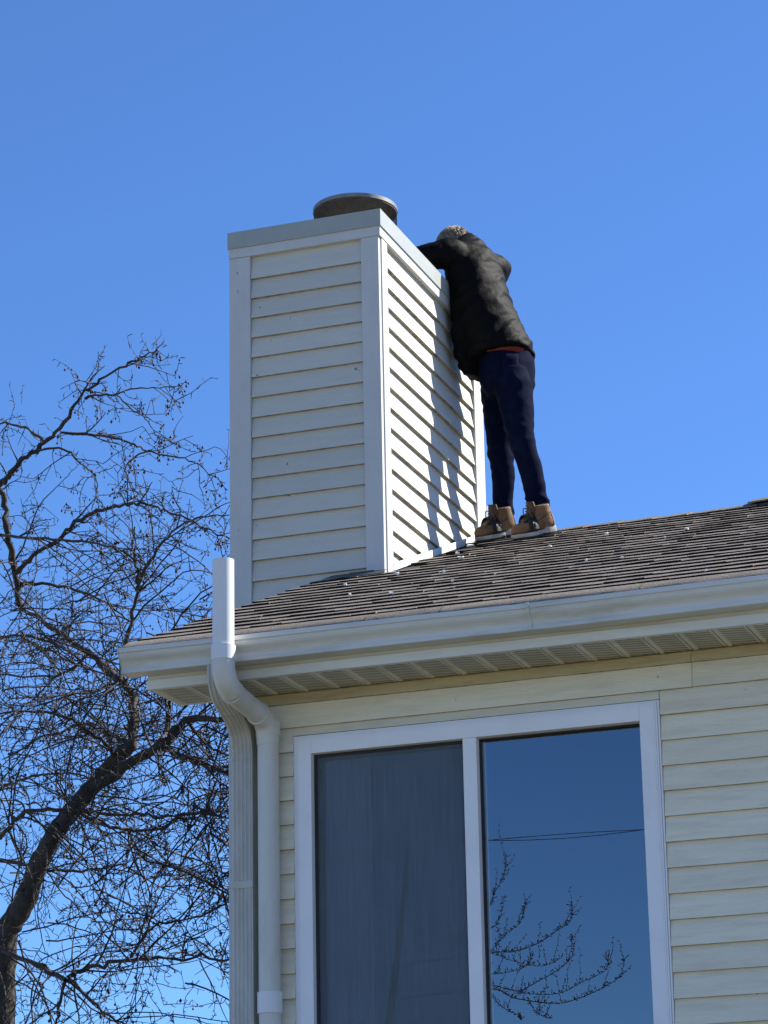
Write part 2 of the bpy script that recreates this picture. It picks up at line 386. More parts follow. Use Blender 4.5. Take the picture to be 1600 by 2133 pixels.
mb = MB(); mb.add([(GX0+.01,YW+.05,GZ0+.01),(MX0-.01,YW+.05,GZ0+.01),(MX0-.01,YW+.05,GZ1-.01),(GX0+.01,YW+.05,GZ1-.01)], [(0,1,2,3)])
sub(mb.build('pane', M['glass']), window)
mb = MB(); frame_ring(mb, MX1, GX1, GZ0, GZ1, .006, YW+.012, YW+.04); sub(mb.build('glazing_gasket', M['rubber']), window)
mb = MB(); mb.box((MX1+.0065, YW+.034, GZ0+.006), (MX1+.020, YW+.05, GZ1-.006)); sub(mb.build('spacer_bar', M['vinyl']), window)
mb = MB(); mb.add([(MX1+.004,YW+.03,GZ0+.004),(GX1-.004,YW+.03,GZ0+.004),(GX1-.004,YW+.03,GZ1-.004),(MX1+.004,YW+.03,GZ1-.004)], [(0,1,2,3)])
sub(mb.build('pane', M['glass']), window)
# room behind the glass
rm = MB(); rx0, rx1, ry0, ry1, rz0, rz1 = -4.35, -1.6, YW+.15, YW+3.2, WZ0-.9, ZS
rm.add([(rx0,ry0,rz0),(rx1,ry0,rz0),(rx1,ry1,rz0),(rx0,ry1,rz0),(rx0,ry0,rz1),(rx1,ry0,rz1),(rx1,ry1,rz1),(rx0,ry1,rz1)],
       [(0,1,2,3),(4,7,6,5),(1,5,6,2),(2,6,7,3),(3,7,4,0),(0,4,5,1)])
rm.f.pop()                                  # open towards the window
H(rm.build('interior_room', M['room']))
cm = MB(); cv = []; nn = 40
for i in range(nn+1):
    x = GX0-.03+.235*i/nn; y = YW+.125+.010*math.sin(i*1.35)
    cv += [(x, y, WZ0-.1), (x, y, WZ1+.05)]
cm.add(cv, [(2*i, 2*i+2, 2*i+3, 2*i+1) for i in range(nn)])
sub(cm.build('curtain', M['curtain'], smooth=True), window)
cm = MB(); cv = []; nn = 90
for i in range(nn+1):
    x = GX0-.04+(MX0-GX0+.06)*i/nn; y = YW+.22+.028*math.sin(i*.42+.8*math.sin(i*.17))
    cv += [(x, y, WZ0-.1), (x+.02*math.sin(i*.3), y, WZ1+.05)]
cm.add(cv, [(2*i, 2*i+2, 2*i+3, 2*i+1) for i in range(nn)])
sub(cm.build('curtain', M['curtain_back'], smooth=True), window)

# ---- eave: fascia, soffit, gutter
XE0, XE1 = -4.77, XR+.3
mb = MB(); mb.box((XE0, YF+.004, ZS+.036), (XE1, YF+.026, roof_z(YF)-.05)); fascia = H(mb.build('fascia', M['fascia']))
mb = MB(); mb.prism_x([(YF-.004, ZS-.002), (YF-.006, ZS+.036), (YF+.0035, ZS+.040), (YF+.0035, ZS+.0355), (YF+.022, ZS+.0355), (YF+.022, ZS-.002)], XE0-.002, XE1)
sub(mb.build('fascia_trim', M['fascia']), fascia)
mb = MB(); mb.box((XE0, YF+.0265, ZS+.002), (XE0+.02, YW+.02, ZS+.16)); mb.box((XE0+.0205, YW-.004, ZS+.002), (XL-.002, YW+.018, ZS+.16))
sub(mb.build('return_board', M['fascia']), fascia)
mb = MB(); mb.box((XE0+.02, YF+.027, ZS+.012), (XE1, YW+.015, ZS+.016)); soffit = H(mb.build('soffit', M['dark']))
PW = .1385; x = XE0+.024; kk = 0
while x < XE1-.02:
    x1 = min(x+PW-.003, XE1)
    yb = YW-.008
    mb = MB(); mb.box((x+.026, YF+.022, ZS+.002), (x1-.011, yb, ZS+.0085)); sub(mb.build('soffit_panel', M['soffit']), soffit)
    rb = MB(); rb.prism_y([(x, ZS+.010), (x+.003, ZS-.001), (x+.016, ZS-.001), (x+.0255, ZS+.009), (x+.0255, ZS+.0115), (x, ZS+.0115)], YF+.022, yb-.002)
    rb.prism_y([(x1-.0105, ZS+.0115), (x1-.0105, ZS+.001), (x1-.002, ZS+.001), (x1, ZS+.0115)], YF+.022, yb-.002)
    sub(rb.build('soffit_rib', M['soffit_rib']), soffit)
    x += PW; kk += 1
# gutter: K profile, slight waviness along its length
GZ = 2.877+EYE; YG = YF-.002
prof = [(0,.098),(0,0),(-.078,0),(-.080,.002),(-.080,.017),(-.0785,.019),(-.079,.028),(-.083,.037),(-.090,.046),(-.0985,.054),(-.105,.062),(-.108,.070),(-.108,.0785),(-.1085,.080),(-.115,.080),(-.1165,.082),(-.1165,.098),(-.1145,.1005),(-.104,.1005),(-.104,.097),
        (-.107,.096),(-.107,.085),(-.104,.077),(-.104,.069),(-.101,.063),(-.0945,.056),(-.086,.048),(-.079,.038),(-.075,.028),(-.0745,.004),(-.003,.004),(-.003,.098)]
def gutter(x0, x1, name):
    xs = np.linspace(x0, x1, max(2, int((x1-x0)/.12)+1)); v = []; f = []; n = len(prof)
    for x in xs:
        dy = .005*noise.noise(Vector((x*1.7, 3, 0))); dz = .005*noise.noise(Vector((x*.9, 8, 2))) - .004*math.sin((x+4.85)/2.7*math.pi)*(x < -2.1)
        for i, (py, pz) in enumerate(prof):
            v.append((x, YG+py+(dy if py < -.01 else 0), GZ+pz+dz))
    for a in range(len(xs)-1):
        for i in range(n):
            f.append((a*n+i, a*n+(i+1)%n, (a+1)*n+(i+1)%n, (a+1)*n+i))
    mb = MB(); mb.add(v, f); return mb
xs_seam = P3(1103, 1270, YG-.1).x
mb = gutter(-4.85, XE1, 'gutter'); gut = H(mb.build('gutter', M['gutter'], smooth=False))
mb = MB(); pr = prof[1:18]+[(0,.1)]
mb.prism_x([(YG+y*1.012, GZ+z*1.004-.0005) for y, z in [(0,.098)]+prof[1:19]], -4.8535, -4.8505); sub(mb.build('gutter_end_cap', M['gutter']), gut)
mb = MB(); sp = [(y*1.02-.0012, z*1.012-.0013-.004) for y, z in prof[2:18]]
mb.prism_x([(YG+y, GZ+z) for y, z in sp]+[(YG+y+.0022, GZ+z+.001) for y, z in reversed(sp)], xs_seam-.012, xs_seam+.002); sub(mb.build('gutter_seam', M['gutter']), gut)

# ---- downspout: corrugated rectangular pipe with two elbows
def rect_sweep(path, wx, wy, ridges=5):
    """profile with ridges on the front face, swept in the y-z plane"""
    pr = []
    for i in range(ridges*4+1):
        u = -wx/2 + wx*i/(ridges*4); pr.append((u, -wy/2 - (.0052 if i % 4 in (1, 2) else 0)))
    pr += [(wx/2, wy/2), (-wx/2, wy/2)]
    pts = [Vector(p) for p in path]; v = []; f = []; n = len(pr)
    for i, p in enumerate(pts):
        t = (pts[min(i+1,len(pts)-1)]-pts[max(i-1,0)]).normalized()
        nrm = Vector((1,0,0)).cross(t).normalized()       # points back
        nrm = -nrm if nrm.dot(Vector((0,1,.6))) < 0 else nrm
        for u, q in pr: v.append(p + Vector((u, 0, 0)) + nrm*q)
    for a in range(len(pts)-1):
        for i in range(n): f.append((a*n+i, a*n+(i+1)%n, (a+1)*n+(i+1)%n, (a+1)*n+i))
    f += [tuple(range(n)), tuple(range((len(pts)-1)*n, len(pts)*n))]
    mb = MB(); mb.add(v, f); return mb
DX = -4.441
dpath = smooth_path([(DX+.02, 10.318, GZ+.002), (DX+.018, 10.322, GZ-.05), (DX+.014, 10.37, GZ-.115), (DX+.008, 10.50, GZ-.165), (DX+.002, 10.585, GZ-.215), (DX, 10.618, GZ-.29), (DX, 10.62, GZ-.36)], 5)
ds = H(rect_sweep(dpath+[Vector((DX, 10.62, z)) for z in (2.6, 1.2, .25)], .090, .058).build('downspout', M['spout']))
mb = MB(); zst = 2.021+EYE; mb.box((DX-.0475, 10.62-.036, zst-.016), (DX+.0475, 10.62+.036, zst+.014)); mb.box((DX-.052, 10.656, zst-.016), (DX+.056, 10.6615, zst+.014))
sub(mb.build('strap', M['spout'], bevel=.001), ds)
for q in (6, 13, 24, 26, 28):             # crimps of the elbows
    p = dpath[q]; p2 = dpath[min(q+1, len(dpath)-1)]; dd = (p2-p).normalized()*.003
    sub(rect_sweep([p-dd, p+dd], .0935, .0625).build('elbow_crimp', M['spout']), ds)

# ---- plastic vent pipe in front of the gutter
R = .0445
top = P3(465, 1167, 10.19); up0 = P3(465, 1350, 10.19)
low_x = -4.328
vp = H(MB().build('vent_pipe', M['pvc']))
bpy.data.meshes.remove(vp.data) if False else None
mb = MB(); n = 40
ro, ri = R, R-.006
zt, zb = top.z, up0.z-.02
v = []; f = []
for r, z in ((ro, zb), (ro, zt), (ri, zt), (ri, zt-.25)):
    for kx in range(n):
        a = 2*math.pi*kx/n; v.append((top.x+r*math.cos(a), 10.19+r*math.sin(a), z))
for s_ in range(3):
    for kx in range(n): f.append((s_*n+kx, s_*n+(kx+1)%n, (s_+1)*n+(kx+1)%n, (s_+1)*n+kx))
mb.add(v, f)
me = mb.build('tmp', M['pvc'], smooth=True); vp.data = me.data; bpy.data.objects.remove(me)
vp.data.set_sharp_from_angle(angle=math.radians(40))
def ring(c0, c1, r, name, m):
    mb = MB(); mb.tube([c0, c1], r, 40); o = mb.build(name, M[m], smooth=True, bevel=0); o.data.set_sharp_from_angle(angle=math.radians(40)); return sub(o, vp)
cz = up0.z
ring((top.x, 10.19, cz-.052), (top.x, 10.19, cz+.008), R+.006, 'coupling', 'pvc')
elb = smooth_path([(top.x, 10.19, cz-.05), (top.x, 10.192, cz-.085), (top.x+.003, 10.215, cz-.135), (top.x+.008, 10.262, cz-.168)], 6)
mb = MB(); mb.tube(elb, R+.003, 36); o = mb.build('elbow', M['pvc_old'], smooth=True); o.data.set_sharp_from_angle(angle=math.radians(50)); sub(o, vp)
e1 = Vector(elb[-1]); e2 = Vector((low_x-.003, 10.50, cz-.205))
mb = MB(); mb.tube([e1-(e2-e1)*.03, e2+(e2-e1)*.03], R, 36); o = mb.build('pipe_run', M['pvc_old'], smooth=True); o.data.set_sharp_from_angle(angle=math.radians(50)); sub(o, vp)
dd = (e2-e1).normalized()
ring(e1-dd*.004, e1+dd*.006, R+.0055, 'joint_ring', 'pvc_old'); ring(e2-dd*.006, e2+dd*.004, R+.0055, 'joint_ring', 'pvc_old')
elb2 = smooth_path([tuple(e2), (low_x-.001, 10.56, cz-.222), (low_x, 10.592, cz-.262), (low_x, 10.60, cz-.315)], 6)
mb = MB(); mb.tube(elb2, R+.003, 36); o = mb.build('elbow', M['pvc_old'], smooth=True); o.data.set_sharp_from_angle(angle=math.radians(50)); sub(o, vp)
zc2 = P3(560, 1530, 10.6).z
ring((low_x, 10.60, zc2-.006), (low_x, 10.60, zc2+.052), R+.0065, 'coupling', 'pvc_old')
mb = MB(); mb.tube([(low_x, 10.60, zc2+.01), (low_x, 10.60, 1.2), (low_x, 10.60, .05)], R, 40); o = mb.build('lower_pipe', M['pvc_old'], smooth=True); o.data.set_sharp_from_angle(angle=math.radians(50)); sub(o, vp)
ring((low_x, 10.60, 1.491+EYE), (low_x, 10.60, 1.576+EYE), R+.0065, 'coupling', 'pvc')

# ---- roof deck
CX0, CX1, CY0, CY1 = -5.353, -4.53, 12.63, 14.285    # chimney footprint
mb = MB()
t = .10
def slab(x0, x1, y0, y1):
    mb.add([(x, y, roof_z(y)-d) for x in (x0, x1) for y in (y0, y1) for d in (.004, t)], [(0,1,3,2),(4,6,7,5),(0,2,6,4),(1,5,7,3),(0,4,5,1),(2,3,7,6)])
slab(CX1-.01, XR+.3, RY0+.02, YRIDGE); slab(RAKE+.015, CX1-.0101, RY0+.02, CY0+.05)
YE2 = 2*YRIDGE-RY0
mb.add([(x, y, ZRIDGE-SLOPE*(y-YRIDGE)-d) for x in (CX1-.01, XR+.3) for y in (YRIDGE, YE2) for d in (.004, t)], [(0,1,3,2),(4,6,7,5),(0,2,6,4),(1,5,7,3),(0,4,5,1),(2,3,7,6)])
roof = H(mb.build('roof', M['deck']))
# rake board
mb = MB(); mb.add([(x, y, roof_z(y)-d) for x in (RAKE+.02, RAKE+.045) for y in (RY0+.75, CY0-.01) for d in (.102, .22)], [(0,1,3,2),(4,6,7,5),(0,2,6,4),(1,5,7,3),(0,4,5,1),(2,3,7,6)])
sub(mb.build('rake_board', M['fascia']), roof)
# ---- shingles
COURSES = 25
LEN = (YRIDGE-RY0)*math.sqrt(1+SLOPE**2)
EXPO = LEN/COURSES
ca, sa = 1/math.sqrt(1+SLOPE**2), SLOPE/math.sqrt(1+SLOPE**2)
WID = [.11, .14, .17, .20, .23, .26, .30, .34]
def shingle_mesh(wd, th, var):
    """slab in local coords: x along the eave, y up the slope, z off the roof; butt edge ragged"""
    rr = random.Random(var*97+int(wd*1000)+int(th*1e5)); nseg = max(2, int(wd/.06)); L = EXPO*1.35; v = []; f = []
    for i in range(nseg+1):
        x = wd*i/nseg; j = rr.uniform(-.0035, .0035); dz = rr.uniform(-.0012, .0012)
        if i in (0, nseg): x += rr.uniform(-.002, .002)
        v += [(x, j, .0005), (x, j+.001, th+.002+dz), (x, EXPO*.5, th*.62+.003), (x, L, .0022), (x, L, .0002)]
    for i in range(nseg):
        for q in range(5): f.append((i*5+q, (i+1)*5+q, (i+1)*5+(q+1)%5, i*5+(q+1)%5))
    f += [(0,1,2,3,4), tuple(nseg*5+q for q in (4,3,2,1,0))]
    me = mesh('shingle', v, f); bm = bmesh.new(); bm.from_mesh(me); bmesh.ops.recalc_face_normals(bm, faces=bm.faces); bm.to_mesh(me); bm.free()
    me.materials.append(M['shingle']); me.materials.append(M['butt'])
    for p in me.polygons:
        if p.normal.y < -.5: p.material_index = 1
    return me
SH = {(wd, th, vr): shingle_mesh(wd, th, vr) for wd in WID for th in (.0102, .0120) for vr in range(3)}
Rslope = Matrix(((1,0,0,0),(0,ca,-sa,0),(0,sa,ca,0),(0,0,0,1)))
pieces = []
rs = random.Random(5)
for c in range(COURSES):
    s0 = c*EXPO
    x = RAKE - .012 + rs.uniform(-.02, .02); thick = rs.random() < .5
    while x < XR+.3:
        wd = rs.choice(WID); th = .0120 if thick else .0102; thick = not thick if rs.random() < .85 else thick
        s = s0 + (rs.uniform(-.006, .006) if not thick else rs.uniform(-.008, .003))
        y = RY0 + s*ca; z = RZ0 + s*sa
        skip = (y > CY0-.05 and x+wd < CX1+.0) or (y > CY0-.12 and x < CX1-.06)
        if not skip:
            if y > CY0-.06 and x < CX1+.002: x = CX1+.003
            pieces.append((x, y, z, wd, th, rs.randrange(3), c))
        x += wd + rs.choice((.0, .001, .004))
def in_view(p):
    v = np.array([p[0]+p[3]/2, p[1], p[2]-EYE]); c = (v@RT, v@UP, v@FW)
    px = 800+F_PX*c[0]/c[2]; return -30 < px < 1640
vis = [p for p in pieces if in_view(p)]; vis.sort(key=lambda p: p[1])
own = set(id(p) for p in vis[:300])
rest = MB(); rest_mi = []
for p in pieces:
    me = SH[p[3:6]]
    if p[6] == 0: continue
    Mx = Matrix.Translation((p[0], p[1], p[2])) @ Rslope
    if id(p) in own:
        o = link('shingle', me); o.matrix_world = Mx; sub(o, roof)
    else:
        rest.add([Mx @ v.co for v in me.vertices], [tuple(q.vertices) for q in me.polygons]); rest_mi += [q.material_index for q in me.polygons]
ro_ = sub(rest.build('shingles', M['shingle']), roof); tag(ro_, kind='stuff'); ro_.data.materials.append(M['butt']); ro_.data.polygons.foreach_set('material_index', rest_mi)
# drooping eave course
x = RAKE-.01; rs2 = random.Random(3)
while x < -1.6 or x < XR+.3:
    wd = rs2.uniform(.30, .95); v = []; f = []; nx = max(3, int(wd/.05))
    for i in range(nx+1):
        xx = x+wd*i/nx; e = rs2.uniform(-.005, .005)
        for s, h in ((EXPO*1.2, .003), (EXPO*.6, .012), (.055, .015), (.018, .010), (-.006+e*.6, .003), (-.016+e, -.005+e), (-.016+e, -.012+e), (EXPO*1.2, .0005)):
            q = Matrix.Translation((0, RY0, RZ0)) @ Rslope @ Vector((xx, s, h)); v.append(q)
    for i in range(nx):
        for q in range(8): f.append((i*8+q, (i+1)*8+q, (i+1)*8+(q+1)%8, i*8+(q+1)%8))
    f += [tuple(range(8)), tuple(nx*8+q for q in range(8))]
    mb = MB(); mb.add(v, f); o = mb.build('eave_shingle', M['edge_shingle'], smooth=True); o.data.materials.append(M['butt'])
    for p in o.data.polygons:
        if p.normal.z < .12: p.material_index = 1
    o.data.set_sharp_from_angle(angle=math.radians(50)); sub(o, roof)
    x += wd+.002
# ridge caps; a raised ridge vent starts part way along
xv = -3.23
x = CX1+.01; i = 0
while x < XR+.3:
    raised = .034*min(1, max(0, (x-xv)/.22)) if x > xv else 0
    wd = .19; hw = .15; v = []
    lift0 = raised+.014; lift1 = raised+.004
    hh = hw*SLOPE
    for xx, lf in ((x, lift1), (x+wd*1.25, lift0)):
        for y, dz in ((-hw, -hh), (-.03, -.012), (0, 0), (.03, -.012), (hw, -hh)):
            v.append((xx, YRIDGE+y, ZRIDGE+dz+lf+.004))
        for y, dz in ((hw, -hh), (0, 0), (-hw, -hh)):
            v.append((xx, YRIDGE+y, ZRIDGE+dz+lf-.004))
    f = [(q, q+8, (q+1)%8+8, (q+1)%8) for q in range(8)]+[tuple(range(8)), tuple(range(15, 7, -1))]
    mb = MB(); mb.add(v, f); sub(mb.build('ridge_cap', M['shingle']), roof)
    x += wd; i += 1
mb = MB(); mb.prism_x([(YRIDGE-.12, ZRIDGE-.05), (YRIDGE-.12, ZRIDGE-.02), (YRIDGE, ZRIDGE+.026), (YRIDGE+.12, ZRIDGE-.02), (YRIDGE+.12, ZRIDGE-.05), (YRIDGE, ZRIDGE-.004)], xv+.2, XR+.29)
sub(mb.build('ridge_vent', M['flash']), roof)

# ================================================================== CHIMNEY
CK = 12.63/12.2
ZC1 = 5.637*CK+EYE; ZC0 = 5.549*CK+EYE         # cap top / bottom
mb = MB(); mb.box((CX0+.022, CY0+.022, 0), (CX1-.022, CY1-.022, ZC0+.01)); chim = H(mb.build('chimney', M['chim']))
EX = .10277*CK*1.0; 
zl1 = (5.3946-.017)*CK+EYE; EX = (5.2920-3.9251)*CK/13
CB = .118                                      # corner board on the front, narrower on the side
FZ = ZC0-.052                                  # frieze bottom
k = 0; zb = zl1
bounds = [(FZ+.0, None)]
zs = []
z = zl1
while z > .3: zs.append(z); z -= EX
top_z = FZ
for i, zb in enumerate(zs):
    h = (top_z-zb) if i == 0 else EX
    fl = 'chim_fleck' if zb < roof_z(13.2)+.0 else 'chim'
    # front boards
    b = MB(); y = CY0+.016; hh = h + (0 if i == 0 else .012)
    b.prism_x([(y-.022, zb), (y-.001, zb+hh), (y+.02, zb+hh), (y+.02, zb+.002), (y, zb)], CX0+CB, CX1-.094)
    sub(grime_under(b.build('siding_board', M['chim'])), chim)
    # side boards facing the roof; the lowest ones are cut by the roof
    b = MB(); xx = CX1-.016; ya, yb2 = CY0+.105, CY1-.155
    if zb+hh > roof_z(ya):
        yend = min(yb2, RY0+(zb-RZ0)/SLOPE+.30)
        b.prism_y([(xx+.021, zb), (xx+.001, zb+hh), (xx-.02, zb+hh), (xx-.02, zb+.002), (xx+.001, zb)], ya, yend if zb < roof_z(yb2) else yb2)
        sub(grime_under(b.build('siding_board', M[fl])), chim)
    if zb < 3.0: continue
    b = MB(); xx = CX0+.016
    b.prism_y([(xx-.013, zb), (xx, zb+hh), (xx+.02, zb+hh), (xx+.02, zb+.002)], CY0+.10, CY1-.10); sub(grime_under(b.build('siding_board', M['chim'])), chim)
    b = MB(); y = CY1-.014
    b.prism_x([(y+.011, zb), (y-.002, zb+hh), (y-.02, zb+hh), (y-.02, zb+.002)], CX0+.1, CX1-.1); sub(grime_under(b.build('siding_board', M['chim'])), chim)
def cboard(a, b2, m='trim'):
    q = MB(); q.box(a, b2); return sub(q.build('corner_board', M[m], bevel=.002), chim)
cboard((CX0, CY0-.012, .2), (CX0+CB-.002, CY0+.021, FZ-.001)); cboard((CX1-.092, CY0-.012, 3.3), (CX1+.004, CY0+.021, FZ-.001))
cboard((CX1-.021, CY0+.0215, 3.3), (CX1+.011, CY0+.104, FZ-.001)); cboard((CX1-.021, CY1-.154, roof_z(13.9)), (CX1+.011, CY1, FZ-.001))
cboard((CX0-.004, CY0+.0215, 2.6), (CX0+.021, CY0+.1, FZ-.001)); cboard((CX0-.004, CY1-.1, .2), (CX0+.021, CY1, FZ-.001))
cboard((CX0+.0215, CY1-.021, .2), (CX0+.1, CY1+.004, FZ-.001)); cboard((CX1-.1, CY1-.0205, 3.3), (CX1-.0215, CY1+.004, FZ-.001))
q = MB(); q.box((CX0-.002, CY0-.016, FZ), (CX1+.015, CY0+.022, ZC0+.02)); q.box((CX1-.022, CY0+.0225, FZ), (CX1+.015, CY1+.008, ZC0+.02))
q.box((CX0-.0045, CY0+.0225, FZ), (CX0+.022, CY1+.008, ZC0+.02)); q.box((CX0+.0225, CY1-.02, FZ), (CX1-.0225, CY1+.008, ZC0+.02))
sub(q.build('frieze_board', M['trim'], bevel=.002), chim)
q = MB()
x0, x1, y0, y1 = CX0-.005, CX1+.022, CY0-.024, CY1+.016
q.add([(x0,y0,ZC0),(x1,y0,ZC0),(x1,y1,ZC0),(x0,y1,ZC0),(x0,y0,ZC1),(x1,y0,ZC1),(x1,y1,ZC1),(x0,y1,ZC1),((x0+x1)/2-.2,(y0+y1)/2-.2,ZC1+.03),((x0+x1)/2+.2,(y0+y1)/2-.2,ZC1+.03),((x0+x1)/2+.2,(y0+y1)/2+.2,ZC1+.03),((x0+x1)/2-.2,(y0+y1)/2+.2,ZC1+.03)],
      [(0,3,2,1),(0,1,5,4),(1,2,6,5),(2,3,7,6),(3,0,4,7),(4,5,9,8),(5,6,10,9),(6,7,11,10),(7,4,8,11),(8,9,10,11)])
sub(q.build('chimney_cap', M['capmetal']), chim)
# flue cap: pipe, wire mesh drum, domed lid
lc = P3(740, 434, (CY0+CY1)/2); RL = .228; lx, ly, lz = lc.x, lc.y, lc.z-.022
q = MB(); q.tube([(lx, ly, ZC1-.05), (lx, ly, lz-.19)], .15, 32); o = q.build('flue_pipe', M['galv'], smooth=True); o.data.set_sharp_from_angle(angle=.7); sub(o, chim)
q = MB(); n = 64; v = []; f = []
for r, z in ((.0,-.012),(RL*.55,-.010),(RL*.985,-.004),(RL*.985,-.03),(RL,-.03),(RL+.002,.0),(RL*.9,.012),(RL*.5,.022),(.0,.028)):
    for kx in range(n):
        a = 2*math.pi*kx/n; v.append((lx+max(r,.001)*math.cos(a), ly+max(r,.001)*math.sin(a), lz+z+.012))
for s_ in range(8):
    for kx in range(n): f.append((s_*n+kx, s_*n+(kx+1)%n, (s_+1)*n+(kx+1)%n, (s_+1)*n+kx))
q.add(v, f); o = q.build('flue_lid', M['soot'], smooth=True); o.data.set_sharp_from_angle(angle=.6); sub(o, chim)
q = MB(); q.tube([(lx, ly, lz-.008), (lx, ly, lz+.014)], RL+.004, 64, False); q.tube([(lx, ly, lz-.008), (lx, ly, lz+.014)], RL+.0015, 64, False); sub(q.build('lid_rim', M['rimsteel'], smooth=True), chim)
q = MB(); q.tube([(lx, ly, lz-.235), (lx, ly, lz-.205)], RL-.004, 48, False); q.tube([(lx, ly, lz-.235), (lx, ly, lz-.205)], RL-.007, 48, False); sub(q.build('mesh_collar', M['galv'], smooth=True), chim)
q = MB(); nw = 110; hz0, hz1 = lz-.225, lz-.012
for kx in range(nw):
    a = 2*math.pi*kx/nw; p = (lx+(RL-.002)*math.cos(a), ly+(RL-.002)*math.sin(a)); q.tube([(p[0], p[1], hz0), (p[0], p[1], hz1)], .0011, 3, False)
for i in range(17):
    z = hz0+(hz1-hz0)*i/16; pts = [(lx+(RL-.001)*math.cos(2*math.pi*j/72), ly+(RL-.001)*math.sin(2*math.pi*j/72), z) for j in range(73)]; q.tube(pts, .0011, 3, False)
sub(q.build('wire_mesh', M['wire']), chim)
# flashing along the roof
q = MB()
for i in range(9):
    ya = CY0+.10+i*.165; yb2 = ya+.172; 
    if yb2 > YRIDGE: break
    q.add([(x, y, roof_z(y)+d) for x in (CX1+.006+.001*(i%2), CX1+.013+.001*(i%2)) for y in (ya, yb2) for d in (.004, .042)], [(0,1,3,2),(4,6,7,5),(0,2,6,4),(1,5,7,3),(0,4,5,1),(2,3,7,6)])
sub(q.build('step_flashing', M['flash_white']), chim)
q = MB(); zf = roof_z(CY0); q.box((RAKE+.14, CY0-.019, zf-.02), (CX1-.05, CY0-.0135, zf+.022)); q.add([(RAKE+.05, CY0-.012, zf+.02), (CX1+.02, CY0-.012, zf+.02), (CX1+.02, CY0-.10, zf-.10*SLOPE+.016), (RAKE+.02, CY0-.10, zf-.10*SLOPE+.016)], [(0,1,2,3)])
sub(q.build('apron_flashing', M['flash']), chim)
# grey vent stack just behind the chimney, rising past the ridge
vs = P3(1011, 1090, 14.42); q = MB(); q.tube([(vs.x, 14.42, roof_z(14.0)-.1), (vs.x, 14.42, P3(1011, 1055, 14.42).z)], .017, 16); o = H(q.build('vent_stack', M['galv'], smooth=True)); o.data.set_sharp_from_angle(angle=.7)

# ================================================================== PERSON
SZ = EYE
person = empty('person', (-4.24, 13.87, roof_z(13.87)), 'man in black jacket and dark jeans leaning over the chimney top', 'person')
def Pp(o, parent=None):
    par = parent or person; o.parent = par; o.matrix_parent_inverse = Matrix.Translation(person.location).inverted() if par is person else Matrix.Identity(4); return o
def remesh(mb, name, m, voxel, smooth_it=4, disp=None):
    """joins overlapping lofts into one continuous surface"""
    me = mesh(name, mb.v, mb.f); bm = bmesh.new(); bm.from_mesh(me); bmesh.ops.recalc_face_normals(bm, faces=bm.faces); bm.to_mesh(me); bm.free()
    o = bpy.data.objects.new(name, me); COL.objects.link(o)
    r = o.modifiers.new('r', 'REMESH'); r.mode = 'VOXEL'; r.voxel_size = voxel; r.use_smooth_shade = True
    if smooth_it:
        s = o.modifiers.new('s', 'SMOOTH'); s.iterations = smooth_it; s.factor = .5
    dg = bpy.context.evaluated_depsgraph_get(); ev = o.evaluated_get(dg)
    me2 = bpy.data.meshes.new_from_object(ev); bpy.data.objects.remove(o); bpy.data.meshes.remove(me)
    me2.name = name
    if disp:
        nv = len(me2.vertices); co = np.empty(nv*3); no = np.empty(nv*3)
        me2.vertices.foreach_get('co', co); me2.vertices.foreach_get('normal', no); co = co.reshape(-1,3); no = no.reshape(-1,3)
        d = np.array([disp(Vector(c)) for c in co]); co += no*d[:,None]
        me2.vertices.foreach_set('co', co.ravel()); me2.update()
    me2.polygons.foreach_set('use_smooth', [True]*len(me2.polygons))
    me2.materials.clear()
    return link(name, me2, M[m])
def loft(mb, rings, n=20):
    """rings: (centre, axis_a vector, axis_b vector)"""
    v = []; f = []
    for c, a, b in rings:
        c, a, b = Vector(c), Vector(a), Vector(b)
        for k in range(n):
            t = 2*math.pi*k/n; v.append(c + a*math.cos(t) + b*math.sin(t))
    m_ = len(rings)
    for i in range(m_-1):
        for k in range(n): f.append((i*n+k, i*n+(k+1)%n, (i+1)*n+(k+1)%n, (i+1)*n+k))
    f += [tuple(range(n-1,-1,-1)), tuple(range((m_-1)*n, m_*n))]; mb.add(v, f)
Fv = Vector((-.93, .36, 0)).normalized(); Sv = Vector((.36, .93, 0)).normalized()     # facing, towards his right
def J(px, py, Y): return P3(px, py, Y+.12)
# joints
hipR = J(1040, 800, 13.86); hipL = J(1070, 800, 13.66)
kneR = J(1042, 945, 13.80); kneL = J(1088, 930, 13.60)
ankR = J(1048, 1078, 13.86); ankL = J(1127, 1072, 13.66)
pelv = J(1056, 765, 13.76)
shc = J(985, 545, 13.72); shL = shc - Sv*.19 + Vector((0,0,-.01)); shR = shc + Sv*.20
neck = J(975, 512, 13.72); head = J(944, 514, 13.72)
elL = J(893, 534, 13.46); haL = Vector((-4.86, 13.48, ZC1+.06))
elR = shR + Fv*.25 + Vector((0,0,-.10)); haR = Vector((-4.80, 14.08, ZC1+.06))
